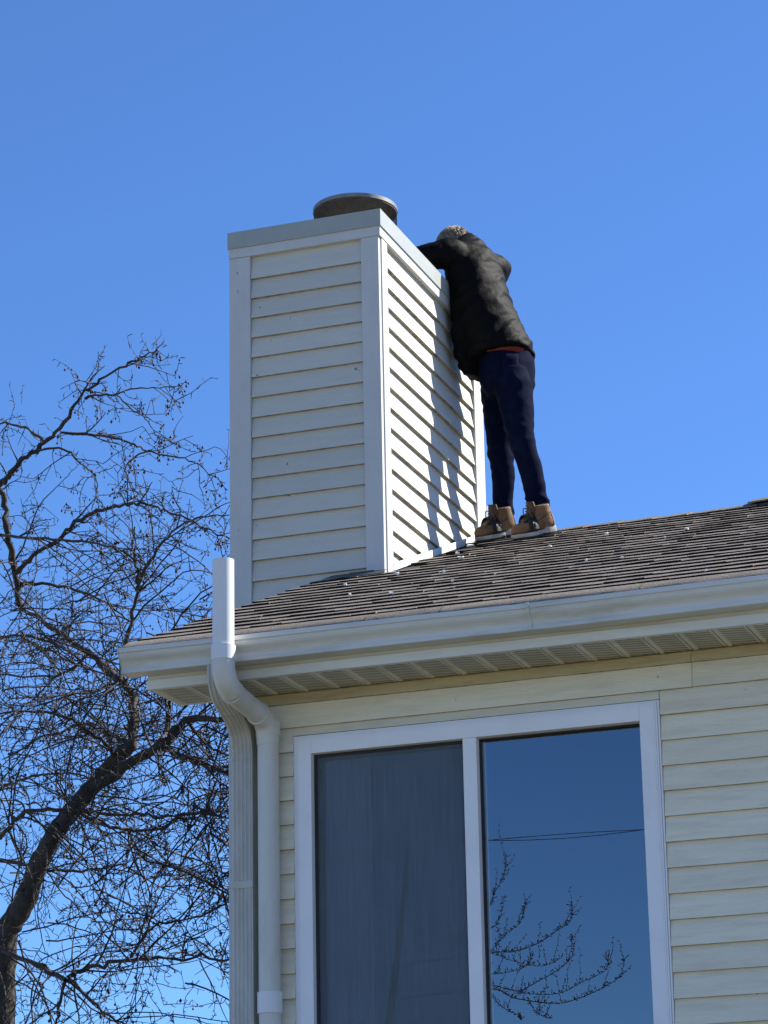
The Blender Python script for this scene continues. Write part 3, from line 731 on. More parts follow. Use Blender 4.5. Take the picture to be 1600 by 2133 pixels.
# --- body (one continuous mesh: head, neck, trunk, limbs, hands)
bm_ = MB()
def limb(mb, pts, rad, sub_=4, n=14):
    P = smooth_path(pts, sub_); rr = np.interp(np.linspace(0, len(pts)-1, len(P)), range(len(pts)), rad); mb.tube(P, list(rr), n)
limb(bm_, [pelv, pelv.lerp(shc, .5)+Fv*-.02, shc, neck], [.075, .08, .07, .055])
limb(bm_, [neck-Fv*.02, neck.lerp(head, .6)+Vector((0,0,-.01))], [.058, .055])
hd = (Fv + Vector((0,0,-.75))).normalized(); hu = Sv.cross(hd); hu = hu if hu.z > 0 else -hu
loft(bm_, [(head - hu*.098*math.cos(t) + hd*(.012*math.cos(t)), Sv*(.076*math.sin(t)+.001), hd*(.098*math.sin(t)+.001)) for t in np.linspace(.02, math.pi-.02, 12)], 20)
fc = head + hd*.092                                     # face: nose, brow, jaw
loft(bm_, [(fc - hu*.035 + hd*.0, Sv*.05, hd*.02), (fc - hu*.085 - hd*.01, Sv*.038, hd*.03), (fc - hu*.118 - hd*.03, Sv*.022, hd*.02)], 14)
bm_.tube([fc + hu*.01, fc - hu*.03 + hd*.022, fc - hu*.04 + hd*.01], [.008, .014, .010], 8)
bm_.tube([fc + hu*.018 - Sv*.045, fc + hu*.022, fc + hu*.018 + Sv*.045], [.008, .012, .008], 8)
bm_.tube([fc - hu*.066 - Sv*.022 + hd*.012, fc - hu*.066 + hd*.018, fc - hu*.066 + Sv*.022 + hd*.012], [.005, .008, .005], 8)
for s in (-1, 1):                                       # ears
    e = head + Sv*(s*.078) - hd*.005 - hu*.01
    loft(bm_, [(e, hu*.028, hd*.017), (e+Sv*(s*.012), hu*.032, hd*.02), (e+Sv*(s*.018), hu*.026, hd*.014)], 12)
for sh, el, ha in ((shL, elL, haL), (shR, elR, haR)):
    limb(bm_, [sh, sh.lerp(el, .5), el, el.lerp(ha, .5), ha], [.058, .052, .042, .038, .028])
for h, kn, an in ((hipL, kneL, ankL), (hipR, kneR, ankR)):
    limb(bm_, [h+Vector((0,0,.0)), h.lerp(kn, .5), kn, kn.lerp(an, .4), an], [.065, .06, .045, .042, .036])
body = remesh(bm_, 'body', 'skin', .009, 3)
hb = MB()
for s, ha, el in ((-1, haL, elL), (1, haR, elR)):       # hands resting on the chimney cap
    d = (ha-el); d.z = 0; d = d.normalized(); sd = Vector((-d.y, d.x, 0)); z = ZC1+.035
    pc = Vector((ha.x, ha.y, z+.012))
    loft(hb, [(pc - d*.02 + Vector((0,0,.02)), sd*.030, Vector((0,0,.017))), (pc + d*.02, sd*.042, Vector((0,0,.015))), (pc + d*.055, sd*.044, Vector((0,0,.014))), (pc + d*.085, sd*.040, Vector((0,0,.011)))], 14)
    for q, (off, L) in enumerate(((-.033, .062), (-.011, .078), (.011, .083), (.033, .074))):
        b0 = pc + d*.078 + sd*off
        P = [b0, b0 + d*L*.38 + Vector((0,0,.012)), b0 + d*L*.72 + Vector((0,0,.004)), b0 + d*L + Vector((0,0,-.010))]
        hb.tube(P, [.0098, .0094, .0086, .0072], 8)
    side = -s if s == -1 else -1
    tb = pc + d*.01 + sd*(.036*side)
    hb.tube([tb, tb + d*.03 + sd*(.022*side), tb + d*.058 + sd*(.030*side) + Vector((0,0,-.008))], [.0125, .0115, .0085], 8)
# hands join the body mesh
bme = body.data; bmx = bmesh.new(); bmx.from_mesh(bme); hm = mesh('hands', hb.v, hb.f, True); bmx.from_mesh(hm); bmesh.ops.recalc_face_normals(bmx, faces=bmx.faces); bmx.to_mesh(bme); bmx.free()
Pp(body)
# --- hair: short strands over the skull
hr = MB(); rh = random.Random(4)
hv = MB()
loft(hv, [(head - hu*.101*math.cos(t) + hd*(.012*math.cos(t)) - hd*.012, Sv*(.081*math.sin(t)+.001), hd*(.096*math.sin(t)+.001)) for t in np.linspace(.9, math.pi-.02, 10)], 20)
for i in range(2600):
    th = rh.uniform(0, 2*math.pi); ph = rh.uniform(-.75, 1.0)
    nrm = (Sv*math.cos(th)+hd*math.sin(th))*math.sqrt(max(0, 1-ph*ph)) + hu*ph
    if nrm.dot(hd) > .45 and nrm.dot(hu) < .75: continue
    if nrm.dot(hu) < -.45 and nrm.dot(hd) > -.2: continue
    p = head + Sv*(nrm.dot(Sv)*.080) + hd*(nrm.dot(hd)*.102 - .008) + hu*(nrm.dot(hu)*.102)
    tg = (hd*.7 - hu*.5 + Sv*rh.uniform(-.6,.6)); tg = (tg - nrm*tg.dot(nrm)).normalized() if (tg - nrm*tg.dot(nrm)).length > .01 else hd
    L = rh.uniform(.016, .034); hv.tube([p, p + nrm*.008 + tg*L*.5, p + nrm*rh.uniform(.002,.010) + tg*L], [.0026, .0022, .0007], 3, False)
Pp(hv.build('hair', M['hair'], smooth=True))
# --- jeans
jm = MB()
limb(jm, [pelv+Vector((.0,0,.10)), pelv+Vector((0,0,.02)), (hipL+hipR)/2+Vector((0,0,-.06))], [.125, .14, .115])
loft(jm, [(pelv+Vector((0,0,.10)), Sv*.175, Fv*.125), (pelv+Vector((0,0,.0)), Sv*.176, Fv*.142), (pelv+Vector((0,0,-.10)), Sv*.170, Fv*.136), (pelv+Vector((0,0,-.17)), Sv*.13, Fv*.10)], 24)
for h, kn, an in ((hipL, kneL, ankL), (hipR, kneR, ankR)):
    limb(jm, [h+Vector((0,0,.09)), h+Vector((0,0,-.02)), h.lerp(kn, .5), kn+Vector((0,0,.02)), kn.lerp(an, .35)+Vector((.012,0,0)), kn.lerp(an, .8), an+Vector((0,0,.012))], [.07, .106, .088, .067, .065, .055, .058], 5, 18)
def jeans_disp(p):
    q = p-person.location
    a = noise.noise(Vector((q.x*9, q.y*9, q.z*14)))*.004 + noise.noise(Vector((q.x*20+5, q.y*20, q.z*30)))*.0018
    bunch = max(0, 1-abs(q.z-.17)/.11); knee = max(0, 1-abs(q.z-.52)/.15); hipc = max(0, 1-abs(q.z-.85)/.2)
    w1 = q.z*62 + 9*noise.noise(Vector((q.x*9, q.y*9, q.z*5))) + 14*q.x
    a += (bunch*.017+knee*.010+hipc*.006)*(1-abs(math.sin(w1*.5)))*1.3*(.55+.6*noise.noise(Vector((q.x*11+9, q.y*11, q.z*9))))
    return a
Pp(remesh(jm, 'jeans', 'jeans', .0095, 9, jeans_disp))
pk = MB(); pv = []
for iu in range(7):
    for iv in range(6):
        an_ = math.radians(205 + 30*iu/6); z_ = .015 - .15*iv/5 - (.012 if iv == 5 and iu in (2,3,4) else 0)
        pv.append(pelv + Sv*(.186*math.sin(an_)*1.0) + Fv*(.153*math.cos(an_)) + Vector((0,0,z_)))
pk.add(pv, [(iu*6+iv, (iu+1)*6+iv, (iu+1)*6+iv+1, iu*6+iv+1) for iu in range(6) for iv in range(5)])
pko = pk.build('back_pocket', M['jeans'], smooth=True); so2 = pko.modifiers.new('t', 'SOLIDIFY'); so2.thickness = .006; Pp(pko)
# --- shirt hem and jacket
sm = MB(); hemc = J(1046, 736, 13.75)
loft(sm, [(hemc+Vector((0,0,-.040)), Sv*.186, Fv*.150), (hemc+Vector((0,0,.08)), Sv*.18, Fv*.14)], 28)
Pp(sm.build('shirt_hem', M['shirt'], smooth=True))
km = MB()
def ringT(px, py, Y, a, b, tilt=0.0):
    c = J(px, py, Y); f2 = (Fv*math.cos(tilt) + Vector((0,0,1))*(-math.sin(tilt))); return (c, Sv*b, f2*a)
loft(km, [ringT(1038, 757, 13.74, .200, .212, .30), ringT(1031, 728, 13.74, .197, .210, .29), ringT(1017, 690, 13.74, .178, .205, .26), ringT(1005, 650, 13.735, .160, .20, .22), ringT(997, 610, 13.73, .142, .20, .22),
          ringT(990, 575, 13.72, .130, .205, .30), ringT(984, 545, 13.72, .115, .20, .4), ringT(978, 525, 13.72, .09, .15, .5), ringT(972, 510, 13.72, .07, .085, .6)], 32)
# open front hanging down beside the chimney
fh = J(985, 745, 13.70)
loft(km, [(fh+Vector((0,0,.30)), Sv*.15, Fv*.06), (fh+Vector((0,0,.12)), Sv*.16, Fv*.065), (fh+Vector((-.0,0,-.02)), Sv*.14, Fv*.06), (fh+Vector((.01,0,-.115)), Sv*.10, Fv*.035)], 20)
limb(km, [shc, shL+Fv*.01, shL.lerp(elL, .5)+Vector((0,0,.0)), elL, elL.lerp(haL, .5), haL+(elL-haL)*.14], [.085, .088, .080, .070, .062, .050], 5, 18)
limb(km, [shc, shR, shR.lerp(elR, .5), elR, elR.lerp(haR, .5), haR+(elR-haR)*.14], [.085, .085, .076, .068, .060, .050], 5, 18)
limb(km, [neck-Fv*.03+Vector((0,0,-.03)), neck.lerp(head, .35)+Vector((0,0,.0))], [.078, .074], 3, 18)
def jacket_disp(p):
    q = p-person.location
    u = q.x*.75 + q.z*.65; vv = q.z*.75 - q.x*.65
    a = noise.noise(Vector((u*6, q.y*6, vv*17)))*.008 + noise.noise(Vector((u*13+3, q.y*13, vv*34)))*.0025
    r1 = 1-abs(noise.noise(Vector((u*3.2+1, q.y*4.5, vv*10.5)))); r2 = 1-abs(noise.noise(Vector((u*7+4, q.y*8, vv*19+2))))
    a += .006*max(0, r1-.74)/.26 + .003*max(0, r2-.7)/.3 - .002
    hem = max(0, 1-abs(q.z-1.02)/.16)
    a += hem*.007*math.sin(q.z*60+8*noise.noise(Vector((q.x*7, q.y*7, q.z*5))))
    return a
Pp(remesh(km, 'jacket', 'jacket', .0105, 3, jacket_disp))
# --- boots
def boot(ank, d, name='boot'):
    d = Vector((d[0], d[1], 0)).normalized(); sd = Vector((-d.y, d.x, 0))
    nrm = Vector((0, -sa, ca)); 
    d3 = (d - nrm*d.dot(nrm)).normalized(); s3 = nrm.cross(d3).normalized()
    base = Vector((ank.x, ank.y, roof_z(ank.y)+.014)) + d3*.012
    Q = lambda a, s, h: base + d3*a + s3*s + nrm*h
    out = []
    # sole outline
    ol = []
    for t in np.linspace(0, 2*math.pi, 36, endpoint=False):
        a = math.cos(t); s = math.sin(t); L = .158 if a > 0 else .098
        wv = .050 if a > 0 else .040
        ol.append((a*L+.03*0, s*(wv - (.006 if -.2 < a < .25 else 0)) + .006*max(0, a)))
    zz = ((0, .97, 0), (.010, 1.0, 0), (.021, 1.03, 0), (.030, 1.02, .010), (.034, .98, .012))
    v = []; f = []; n = len(ol)
    for h, sc, hl in zz:
        for a, s in ol: v.append(Q(a*sc, s*sc, h + (hl if a < -.02 else 0) + (.012*max(0, (a-.12)/.04) if h < .005 else 0)*.5))
    for i in range(len(zz)-1):
        for k in range(n): f.append((i*n+k, i*n+(k+1)%n, (i+1)*n+(k+1)%n, (i+1)*n+k))
    f += [tuple(range(n-1,-1,-1)), tuple(range((len(zz)-1)*n, len(zz)*n))]
    ub = MB()
    # vamp and toe
    loft(ub, [(Q(-.085,0,.062), s3*.030, nrm*.034), (Q(-.05,0,.070), s3*.042, nrm*.048), (Q(0,0,.074), s3*.044, nrm*.052), (Q(.045,0,.068), s3*.045, nrm*.044), (Q(.085,.002,.056), s3*.048, nrm*.034), (Q(.12,.003,.052), s3*.046, nrm*.031), (Q(.145,.004,.048), s3*.034, nrm*.024), (Q(.154,.004,.045), s3*.02, nrm*.014)], 22)
    # shaft
    loft(ub, [(Q(-.035,0,.06), s3*.044, d3*.062), (Q(-.030,0,.10), s3*.043, d3*.060), (Q(-.022,0,.135), s3*.044, d3*.057), (Q(-.018,0,.165), s3*.047, d3*.058)], 22)
    up_ = remesh(ub, name, 'leather', .006, 3)
    Pp(up_)
    sb = MB(); sb.add(v, f); so_ = sb.build('sole', M['sole'], smooth=True); so_.data.set_sharp_from_angle(angle=.6); Pp(so_, up_)
    tdb = MB(); v2 = []
    for h, sc in ((-.004, .99), (.012, 1.018), (.016, 1.012)):
        for a, s in ol: v2.append(Q(a*sc, s*sc, h + (.020*max(0, min(1, (a+.02)/.05)) if h > 0 else 0)))
    tdb.add(v2, [(i*n+k, i*n+(k+1)%n, (i+1)*n+(k+1)%n, (i+1)*n+k) for i in range(2) for k in range(n)]+[tuple(range(n-1,-1,-1)), tuple(range(2*n, 3*n))])
    Pp(tdb.build('tread', M['strap'], smooth=False), up_)
    tb = MB(); loft(tb, [(Q(.050,0,.095), s3*.032, nrm*.016), (Q(.034,0,.125), s3*.038, d3*.020), (Q(.026,0,.158), s3*.042, d3*.020), (Q(.028,0,.188), s3*.040, d3*.014)], 14)
    tb.add([Q(-.04,-.043,.140), Q(.03,-.046,.15), Q(.03,-.046,.185), Q(-.03,-.046,.172)], [(0,1,2,3)])
    Pp(tb.build('tongue', M['tongue'], smooth=True), up_)
    st = MB()
    arc = [Q(.055+.012*math.cos(t), -.054*math.cos(t), .036+.086*math.sin(t)) for t in np.linspace(.05, math.pi-.05, 15)]
    vv = []; 
    for p in arc:
        vv += [p-d3*.026, p+d3*.026, p+d3*.026+nrm*.004, p-d3*.026+nrm*.004]
    st.add(vv, [(4*i+q, 4*i+(q+1)%4, 4*i+4+(q+1)%4, 4*i+4+q) for i in range(14) for q in range(4)])
    loft(st, [(Q(.088,0,.086), s3*.036, nrm*.012), (Q(.068,0,.100), s3*.043, nrm*.018), (Q(.044,0,.120), s3*.043, nrm*.018), (Q(.034,0,.134), s3*.036, nrm*.012)], 14)
    for s in (-1, 1): st.tube([Q(.058,s*.054,.05), Q(.050,s*.056,.085)], .007, 6)
    Pp(st.build('strap', M['strap'], smooth=True), up_)
    sm_ = MB()                                           # seams and heel counter
    for sg in (-1, 1):
        sm_.tube([Q(-.075, sg*.041, .05), Q(-.070, sg*.0455, .085), Q(-.062, sg*.0455, .125)], .0022, 5)
        sm_.tube([Q(-.062, sg*.0455, .122), Q(-.02, sg*.0465, .102), Q(.02, sg*.0485, .082), Q(.03, sg*.050, .05)], .0022, 5)
    Pp(sm_.build('seam', M['tongue'], smooth=True), up_)
    la = MB()
    for i in range(5):
        h = .118+.015*i; a = .060-.003*i
        la.tube([Q(a-.02,-.036,h), Q(a+.004,0,h+.010), Q(a-.02,.036,h+.004)], .0028, 5); la.tube([Q(a-.02,.036,h), Q(a+.005,0,h+.009), Q(a-.02,-.036,h+.006)], .0028, 5)
    for s in (-1, 1):
        la.tube(smooth_path([Q(.050,0,.152), Q(.056,s*.030,.156), Q(.056,s*.046,.132), Q(.046,s*.047,.106)], 4), .003, 5)
    Pp(la.build('lace', M['lace'], smooth=True), up_)
    return up_
boot(Vector((ankL.x, ankL.y, 0)), (-.76, -.64)); boot(Vector((ankR.x, ankR.y, 0)), (-.70, -.71))

# ================================================================== paint flakes on the roof
nfl = Vector((0, -sa, ca))
for (px, py, sz), lab in zip(((1431,1109,.034),(1265,1119,.03),(1147,1145,.026),(1222,1175,.018),(1296,1170,.03),(954,1159,.03),(961,1168,.045),(925,1198,.02),(827,1203,.045),(981,1143,.05),(720,1225,.025),(816,1244,.03),(730,1247,.018),(944,1217,.02),(1472,1197,.018),(1386,1127,.014)),
        ('brightest white paint flake high on the roof below the ridge vent', 'flat white flake below the ridge right of the boots', 'white flake just below the heel of the near boot',
         'tiny white flake mid-roof, directly below the near boot', 'broken white flake mid-roof right of the boots', 'upper of two white flakes beside the chimney flashing',
         'lower, wider of two white flakes beside the chimney flashing', 'round white flake below the chimney flashing', 'long white flake at the near corner of the chimney base',
         'white flake touching the toe of the far boot', 'white flake in front of the middle of the chimney face', 'pale flake below the near corner of the chimney base', 'tiny white flake lowest in front of the chimney face',
         'slim white flake mid-roof below the far boot', 'tiny white flake on the eave course above the gutter at right', 'smallest white speck on the upper roof, left of the brightest flake')):
    d = ray(px, py); t_ = (RZ0-EYE - SLOPE*RY0)/(d[2]-SLOPE*d[1]); p = Vector((d[0]*t_, d[1]*t_, d[2]*t_+EYE)) + nfl*.016
    if p.y > YRIDGE-.1: p.y = YRIDGE-.15; p.z = roof_z(p.y)+.016
    rr = random.Random(px); n = 7; v = []
    for h in (-.004, .004):
        for k in range(n):
            a = 2*math.pi*k/n; r = sz*rr.uniform(.25, .45); v.append((r*math.cos(a), r*math.sin(a)*.7, h+rr.uniform(0, .006)))
    fb = MB(); fb.add([p + Rslope.to_3x3() @ Vector(q) for q in v], [tuple(range(n-1,-1,-1)), tuple(range(n, 2*n))]+[(k, (k+1)%n, (k+1)%n+n, k+n) for k in range(n)])
    tag(fb.build('paint_flake', M['flake']), lab, 'paint flake', 'white flakes scattered on the roof')

# ================================================================== TREES
class TubeSoup:
    """many thin tubes in one mesh, built with numpy"""
    def __init__(s): s.V = []; s.F = []; s.n = 0
    def tube(s, pts, rad, n):
        pts = np.asarray(pts, float); m_ = len(pts)
        t = np.gradient(pts, axis=0); t /= np.linalg.norm(t, axis=1)[:, None]+1e-9
        a = np.cross(t, np.array([.31, .47, .83])); a /= np.linalg.norm(a, axis=1)[:, None]+1e-9
        b = np.cross(t, a); ang = np.arange(n)*2*math.pi/n
        ringv = pts[:, None, :] + np.asarray(rad)[:, None, None]*(a[:, None, :]*np.cos(ang)[None, :, None] + b[:, None, :]*np.sin(ang)[None, :, None])
        s.V.append(ringv.reshape(-1, 3))
        i = np.arange(m_-1)[:, None]*n; k = np.arange(n)[None, :]; k2 = (k+1) % n
        q = np.stack([i+k, i+k2, i+n+k2, i+n+k], -1).reshape(-1, 4) + s.n
        s.F.append(q); s.n += m_*n
    def build(s, name, m_, parent=None):
        V = np.concatenate(s.V); F = np.concatenate(s.F); me = bpy.data.meshes.new(name)
        me.vertices.add(len(V)); me.vertices.foreach_set('co', V.ravel())
        me.loops.add(F.size); me.loops.foreach_set('vertex_index', F.ravel().astype(np.int32))
        me.polygons.add(len(F)); me.polygons.foreach_set('loop_start', np.arange(0, F.size, 4, dtype=np.int32)); me.polygons.foreach_set('loop_total', np.full(len(F), 4, dtype=np.int32))
        me.polygons.foreach_set('use_smooth', np.ones(len(F), dtype=bool)); me.update(calc_edges=True); me.validate()
        return link(name, me, m_, parent)
def np_path(pts, sub_=6): return np.array([tuple(p) for p in smooth_path(pts, sub_)])
XLIM = -5.43
def grow(start, dirn, length, steps, wob, bend, rng):
    d = dirn/np.linalg.norm(dirn); p = np.array(start, float); out = [p.copy()]
    st = length/steps
    for i in range(steps):
        d = d + rng.normal(0, wob, 3) + bend*st; d /= np.linalg.norm(d); p = p + d*st; out.append(p.copy())
    return np.array(out)
def clip_x(pts):
    bad = np.where(pts[:, 0] > XLIM)[0]
    return pts if len(bad) == 0 else pts[:bad[0]]

tree = empty('crabapple_tree', tuple(P3(8, 2101, 14.6)*1.0)[:2]+(0,), 'bare crabapple tree with dried fruit, left of the chimney', 'tree')
def T(o): o.parent = tree; o.matrix_parent_inverse = Matrix.Translation(tree.location).inverted(); return o
LIMBS = [  # pixels, depth from-to, radii from-to
    ([(273,1554),(281,1468),(250,1417),(184,1362),(109,1308),(40,1262)], 14.7, 15.1, .034, .014),
    ([(125,1722),(187,1650),(273,1592),(336,1550),(390,1503),(469,1495),(560,1470)], 14.55, 14.2, .044, .013),
    ([(40,1262),(31,1185),(19,1129),(9,1066),(3,1013),(12,997),(47,960),(94,922),(125,891),(166,832),(200,797),(250,769),(291,741),(327,726)], 15.1, 14.6, .025, .005),
    ([(31,1195),(60,1165),(94,1141),(150,1097),(203,1066),(259,1051),(300,1049),(344,1066),(406,1088),(478,1122)], 15.1, 14.3, .017, .005),
    ([(250,1417),(262,1350),(280,1260),(288,1200),(284,1160),(281,1097)], 14.8, 14.6, .018, .005),
    ([(284,1230),(300,1190),(334,1138),(375,1094),(430,1075),(478,1073)], 14.6, 14.2, .011, .004),
    ([(125,901),(188,905),(238,913),(281,926),(306,938),(375,954),(416,969),(459,1004)], 14.8, 14.3, .010, .003),
    ([(178,829),(194,824),(238,822),(272,810),(331,807),(378,804)], 14.7, 14.5, .009, .003),
    ([(244,824),(281,857),(303,872),(328,910)], 14.6, 14.4, .006, .003),
    ([(81,938),(134,935),(162,960),(194,988),(203,1007),(200,1035)], 14.9, 14.8, .009, .003),
    ([(312,938),(281,951),(262,976),(266,994),(284,1041)], 14.6, 14.5, .006, .004),
    ([(94,922),(60,895),(20,883),(-30,880)], 14.9, 15.2, .012, .005),
    ([(40,1215),(100,1218),(156,1229),(219,1254),(262,1290)], 15.1, 14.9, .013, .005),
    ([(-20,1112),(40,1118),(94,1122),(188,1130),(260,1152),(340,1205)], 15.0, 14.3, .011, .004),
    ([(0,1745),(20,1722),(51,1695),(117,1683),(188,1691),(273,1695),(332,1702),(414,1695),(470,1700)], 14.2, 13.7, .016, .006),
    ([(160,1690),(188,1706),(234,1722),(320,1730),(391,1695),(478,1690)], 14.5, 13.9, .013, .005),
    ([(0,1792),(70,1804),(102,1812),(188,1812),(260,1800)], 14.9, 14.5, .014, .006),
    ([(-30,1965),(0,1976),(78,2011),(137,2042),(156,2027),(215,2007),(312,1999),(400,1996),(490,1999)], 14.3, 13.8, .020, .007),
    ([(273,1994),(300,1950),(332,1925),(414,1909),(477,1878)], 13.9, 13.6, .009, .004),
    ([(379,1995),(391,1956),(449,1929)], 13.8, 13.6, .006, .003),
    ([(137,2042),(126,2080),(117,2133)], 14.0, 14.0, .012, .008),
    ([(148,2042),(203,2097),(266,2140)], 14.0, 13.7, .010, .006),
    ([(-10,1650),(30,1630),(78,1616),(156,1612),(230,1640)], 15.2, 14.9, .011, .005),
    ([(273,1554),(230,1530),(180,1510),(90,1535),(10,1580)], 14.7, 15.5, .015, .006),
    ([(242,1581),(210,1540),(150,1500),(70,1480),(-20,1490)], 14.6, 14.0, .014, .006),
    ([(336,1550),(350,1500),(365,1440),(420,1400),(470,1380)], 14.4, 14.8, .015, .006),
    ([(330,1555),(390,1580),(440,1600),(500,1615)], 14.4, 14.0, .020, .009),
    ([(390,1503),(420,1540),(460,1570),(500,1580)], 14.3, 14.8, .013, .006),
    ([(-20,1330),(40,1325),(110,1340),(190,1395),(240,1450)], 15.6, 15.0, .012, .005),
    ([(184,1362),(140,1400),(80,1410),(0,1405)], 14.9, 15.6, .011, .005),
    ([(250,1417),(200,1440),(120,1450),(20,1455)], 14.8, 14.2, .010, .004),
]
trunk_px = [(-6,2240),(4,2101),(12,1964),(23,1925),(51,1878),(86,1788),(125,1722),(187,1644),(242,1581),(273,1554),(280,1540)]
tp = [P3(px, py, 14.6) for px, py in trunk_px]
base = Vector((tp[0].x-.03, tp[0].y, 0)); tp = [base, base.lerp(tp[0], .5)+Vector((.04,.02,0))]+tp
tr = [.16,.115,.088,.078,.070,.068,.064,.057,.054,.047,.042,.037,.006]
ts = TubeSoup(); pth = np_path(tp, 6); ts.tube(pth, np.interp(np.linspace(0, len(tp)-1, len(pth)), range(len(tp)), tr)*(1+.08*RNG.normal(size=len(pth))), 14)
T(ts.build('trunk', M['bark']))
LP = []
for pts, y0, y1, r0, r1 in LIMBS:
    P = [P3(px, py, y0+(y1-y0)*i/(len(pts)-1)+.07*math.sin(i*2.3+px)) for i, (px, py) in enumerate(pts)]
    pp = np_path(P, 5); pp[1:-1] += RNG.normal(0, .0085, (len(pp)-2, 3))*min(1, r0/.02); pp = clip_x(pp)
    if len(pp) < 3: continue
    rr = np.linspace(r0*.92, r1*.85, len(pp)); LP.append((pp, rr))
    t_ = TubeSoup(); t_.tube(pp, rr*(1+.10*RNG.normal(size=len(pp))), 8); T(t_.build('limb', M['bark']))
soup = TubeSoup(); berries = []
def hang_berries(p, rng, k):
    for _ in range(k):
        e = p + rng.normal(0, .018, 3) + np.array([0, 0, -.022]); soup.tube([p, (p+e)/2+rng.normal(0, .004, 3), e], [.0012, .001, .001], 3); berries.append(e)
def twig(start, d, L, r, rng, fruit, soup=soup, lim=True):
    pp = grow(start, d, L, max(3, int(L/.035)), .20, np.array([0, 0, -.25]), rng)
    if lim: pp = clip_x(pp)
    if len(pp) < 3: return
    soup.tube(pp, np.linspace(r, .0015, len(pp)), 3)
    for i in range(1, len(pp)):
        if rng.random() < .75:
            sd = rng.normal(0, 1, 3); sd[2] += .2; sd /= np.linalg.norm(sd); e = pp[i] + sd*rng.uniform(.012, .045)
            soup.tube([pp[i], (pp[i]+e)/2+rng.normal(0, .003, 3), e], [.0026, .0025, .0015], 3)
            if rng.random() < fruit: hang_berries(e, rng, rng.integers(1, 4))
def branch(start, d, L, r, rng, dens, fruit, bend):
    pp = clip_x(grow(start, d, L, max(4, int(L/.06)), .13, bend, rng))
    if len(pp) < 4: return
    rr = np.linspace(r, .0022, len(pp)); soup.tube(pp, rr, 4)
    for i in range(1, len(pp)):
        if rng.random() < dens:
            t = pp[i]-pp[i-1]; t /= np.linalg.norm(t); s = rng.normal(0, 1, 3); s -= t*s.dot(t); s /= np.linalg.norm(s)+1e-9
            twig(pp[i], t*rng.uniform(.1, .9)+s, rng.uniform(.08, .30), .0030, rng, fruit)
for li, (pp, rr) in enumerate(LP):
    L = np.linalg.norm(np.diff(pp, axis=0), axis=1).sum()
    zc = pp[:, 2].mean()
    upper = pp[:, 2].max() > P3(100, 1080, 14.6).z
    nb = int(L*(6.0 if upper else 8.5))
    for _ in range(nb):
        i = RNG.integers(1, len(pp)-1); t = pp[i+1]-pp[i]; t /= np.linalg.norm(t)+1e-9
        hi = pp[i, 2] > P3(100, 1100, 14.6).z
        s = RNG.normal(0, 1, 3); s -= t*s.dot(t); s /= np.linalg.norm(s)+1e-9
        d = t*RNG.uniform(.2, 1.0) + s*RNG.uniform(.5, 1.0) + np.array([0, 0, .15])
        ln = RNG.uniform(.12, .32) if hi else RNG.uniform(.35, 1.05)
        branch(pp[i], d, ln, min(.0065, rr[i]*.5+.001), RNG, .55 if hi else .62, .16 if hi else .05, np.array([.05, 0, RNG.uniform(-.9, .1)]))
    for i in range(2, len(pp)-1):
        if RNG.random() < .5: twig(pp[i], RNG.normal(0, 1, 3), RNG.uniform(.05, .2), .003, RNG, .14 if pp[i, 2] > P3(100, 1250, 14.6).z else .04)
    if li in (2, 3, 6, 7, 8, 9): 
        for _ in range(3): twig(pp[-1], pp[-1]-pp[-3]+RNG.normal(0, .05, 3), RNG.uniform(.05, .11), .003, RNG, .4)
# upright water shoots at the top
for px, py, L in ((203,780,.26),(290,745,.11),(318,726,.10),(45,840,.12),(30,850,.14),(318,1120,.45),(470,1120,.25),(455,1150,.35)):
    twig(np.array(P3(px, py, 14.6)), np.array([.02, 0, 1.0]), L, .0026, RNG, .05)
# drooping curtain of fine branches in the lower crown
for _ in range(215):
    px = RNG.uniform(-30, 470); py = RNG.uniform(1230, 2080)
    if py > 1850 and RNG.random() < .45: continue
    st = np.array(P3(px, py, RNG.uniform(13.4, 16.0)))
    if st[0] > XLIM: continue
    d = np.array([RNG.uniform(-.2, 1), RNG.normal(0, .5), RNG.uniform(-.5, .5)]); branch(st, d, RNG.uniform(.4, 1.1), .0055, RNG, .6, .03, np.array([.1, 0, RNG.uniform(-1.2, -.1)]))
T(tag(soup.build('twigs', M['twig']), kind='stuff'))
bv = []; bf = []
octv = np.array([(1,0,0),(-1,0,0),(0,1,0),(0,-1,0),(0,0,1.25),(0,0,-1.25)]); octf = [(0,2,4),(2,1,4),(1,3,4),(3,0,4),(2,0,5),(1,2,5),(3,1,5),(0,3,5)]
for e in berries:
    if e[0] > XLIM: continue
    b0 = len(bv); r = RNG.uniform(.006, .0105); bv += [tuple(e+q*r) for q in octv]; bf += [tuple(i+b0 for i in q) for q in octf]
T(tag(link('fruit', mesh('fruit', bv, bf, True), M['berry']), kind='stuff'))

# ---- tree across the street, seen mirrored in the right window pane
YGL = YW+.03
def MIR(px, py, Y):                       # where a reflection at this pixel comes from
    d = ray(px, py); q = d*(YGL/d[1]); k_ = (YGL-Y)/d[1]
    return Vector((q[0]+d[0]*k_, Y, q[2]+d[2]*k_+EYE))
YT = -9.0
tb = MIR(760, 2300, YT); tree2 = empty('young_tree', (tb.x, YT, 0), 'budding tree mirrored in the right-hand window pane', 'tree')
def T2(o): o.parent = tree2; o.matrix_parent_inverse = Matrix.Translation(tree2.location).inverted(); return o
t0 = TubeSoup(); cr = MIR(800, 2200, YT)
tk = np_path([(tb.x, YT, 0), (tb.x+.05, YT, cr.z*.4), (cr.x-.1, YT, cr.z*.8), tuple(cr), tuple(MIR(830, 1950, YT)), tuple(MIR(850, 1750, YT))], 6)
t0.tube(tk, np.linspace(.12, .012, len(tk)), 10); T2(t0.build('trunk', M['bark']))
s2 = TubeSoup()
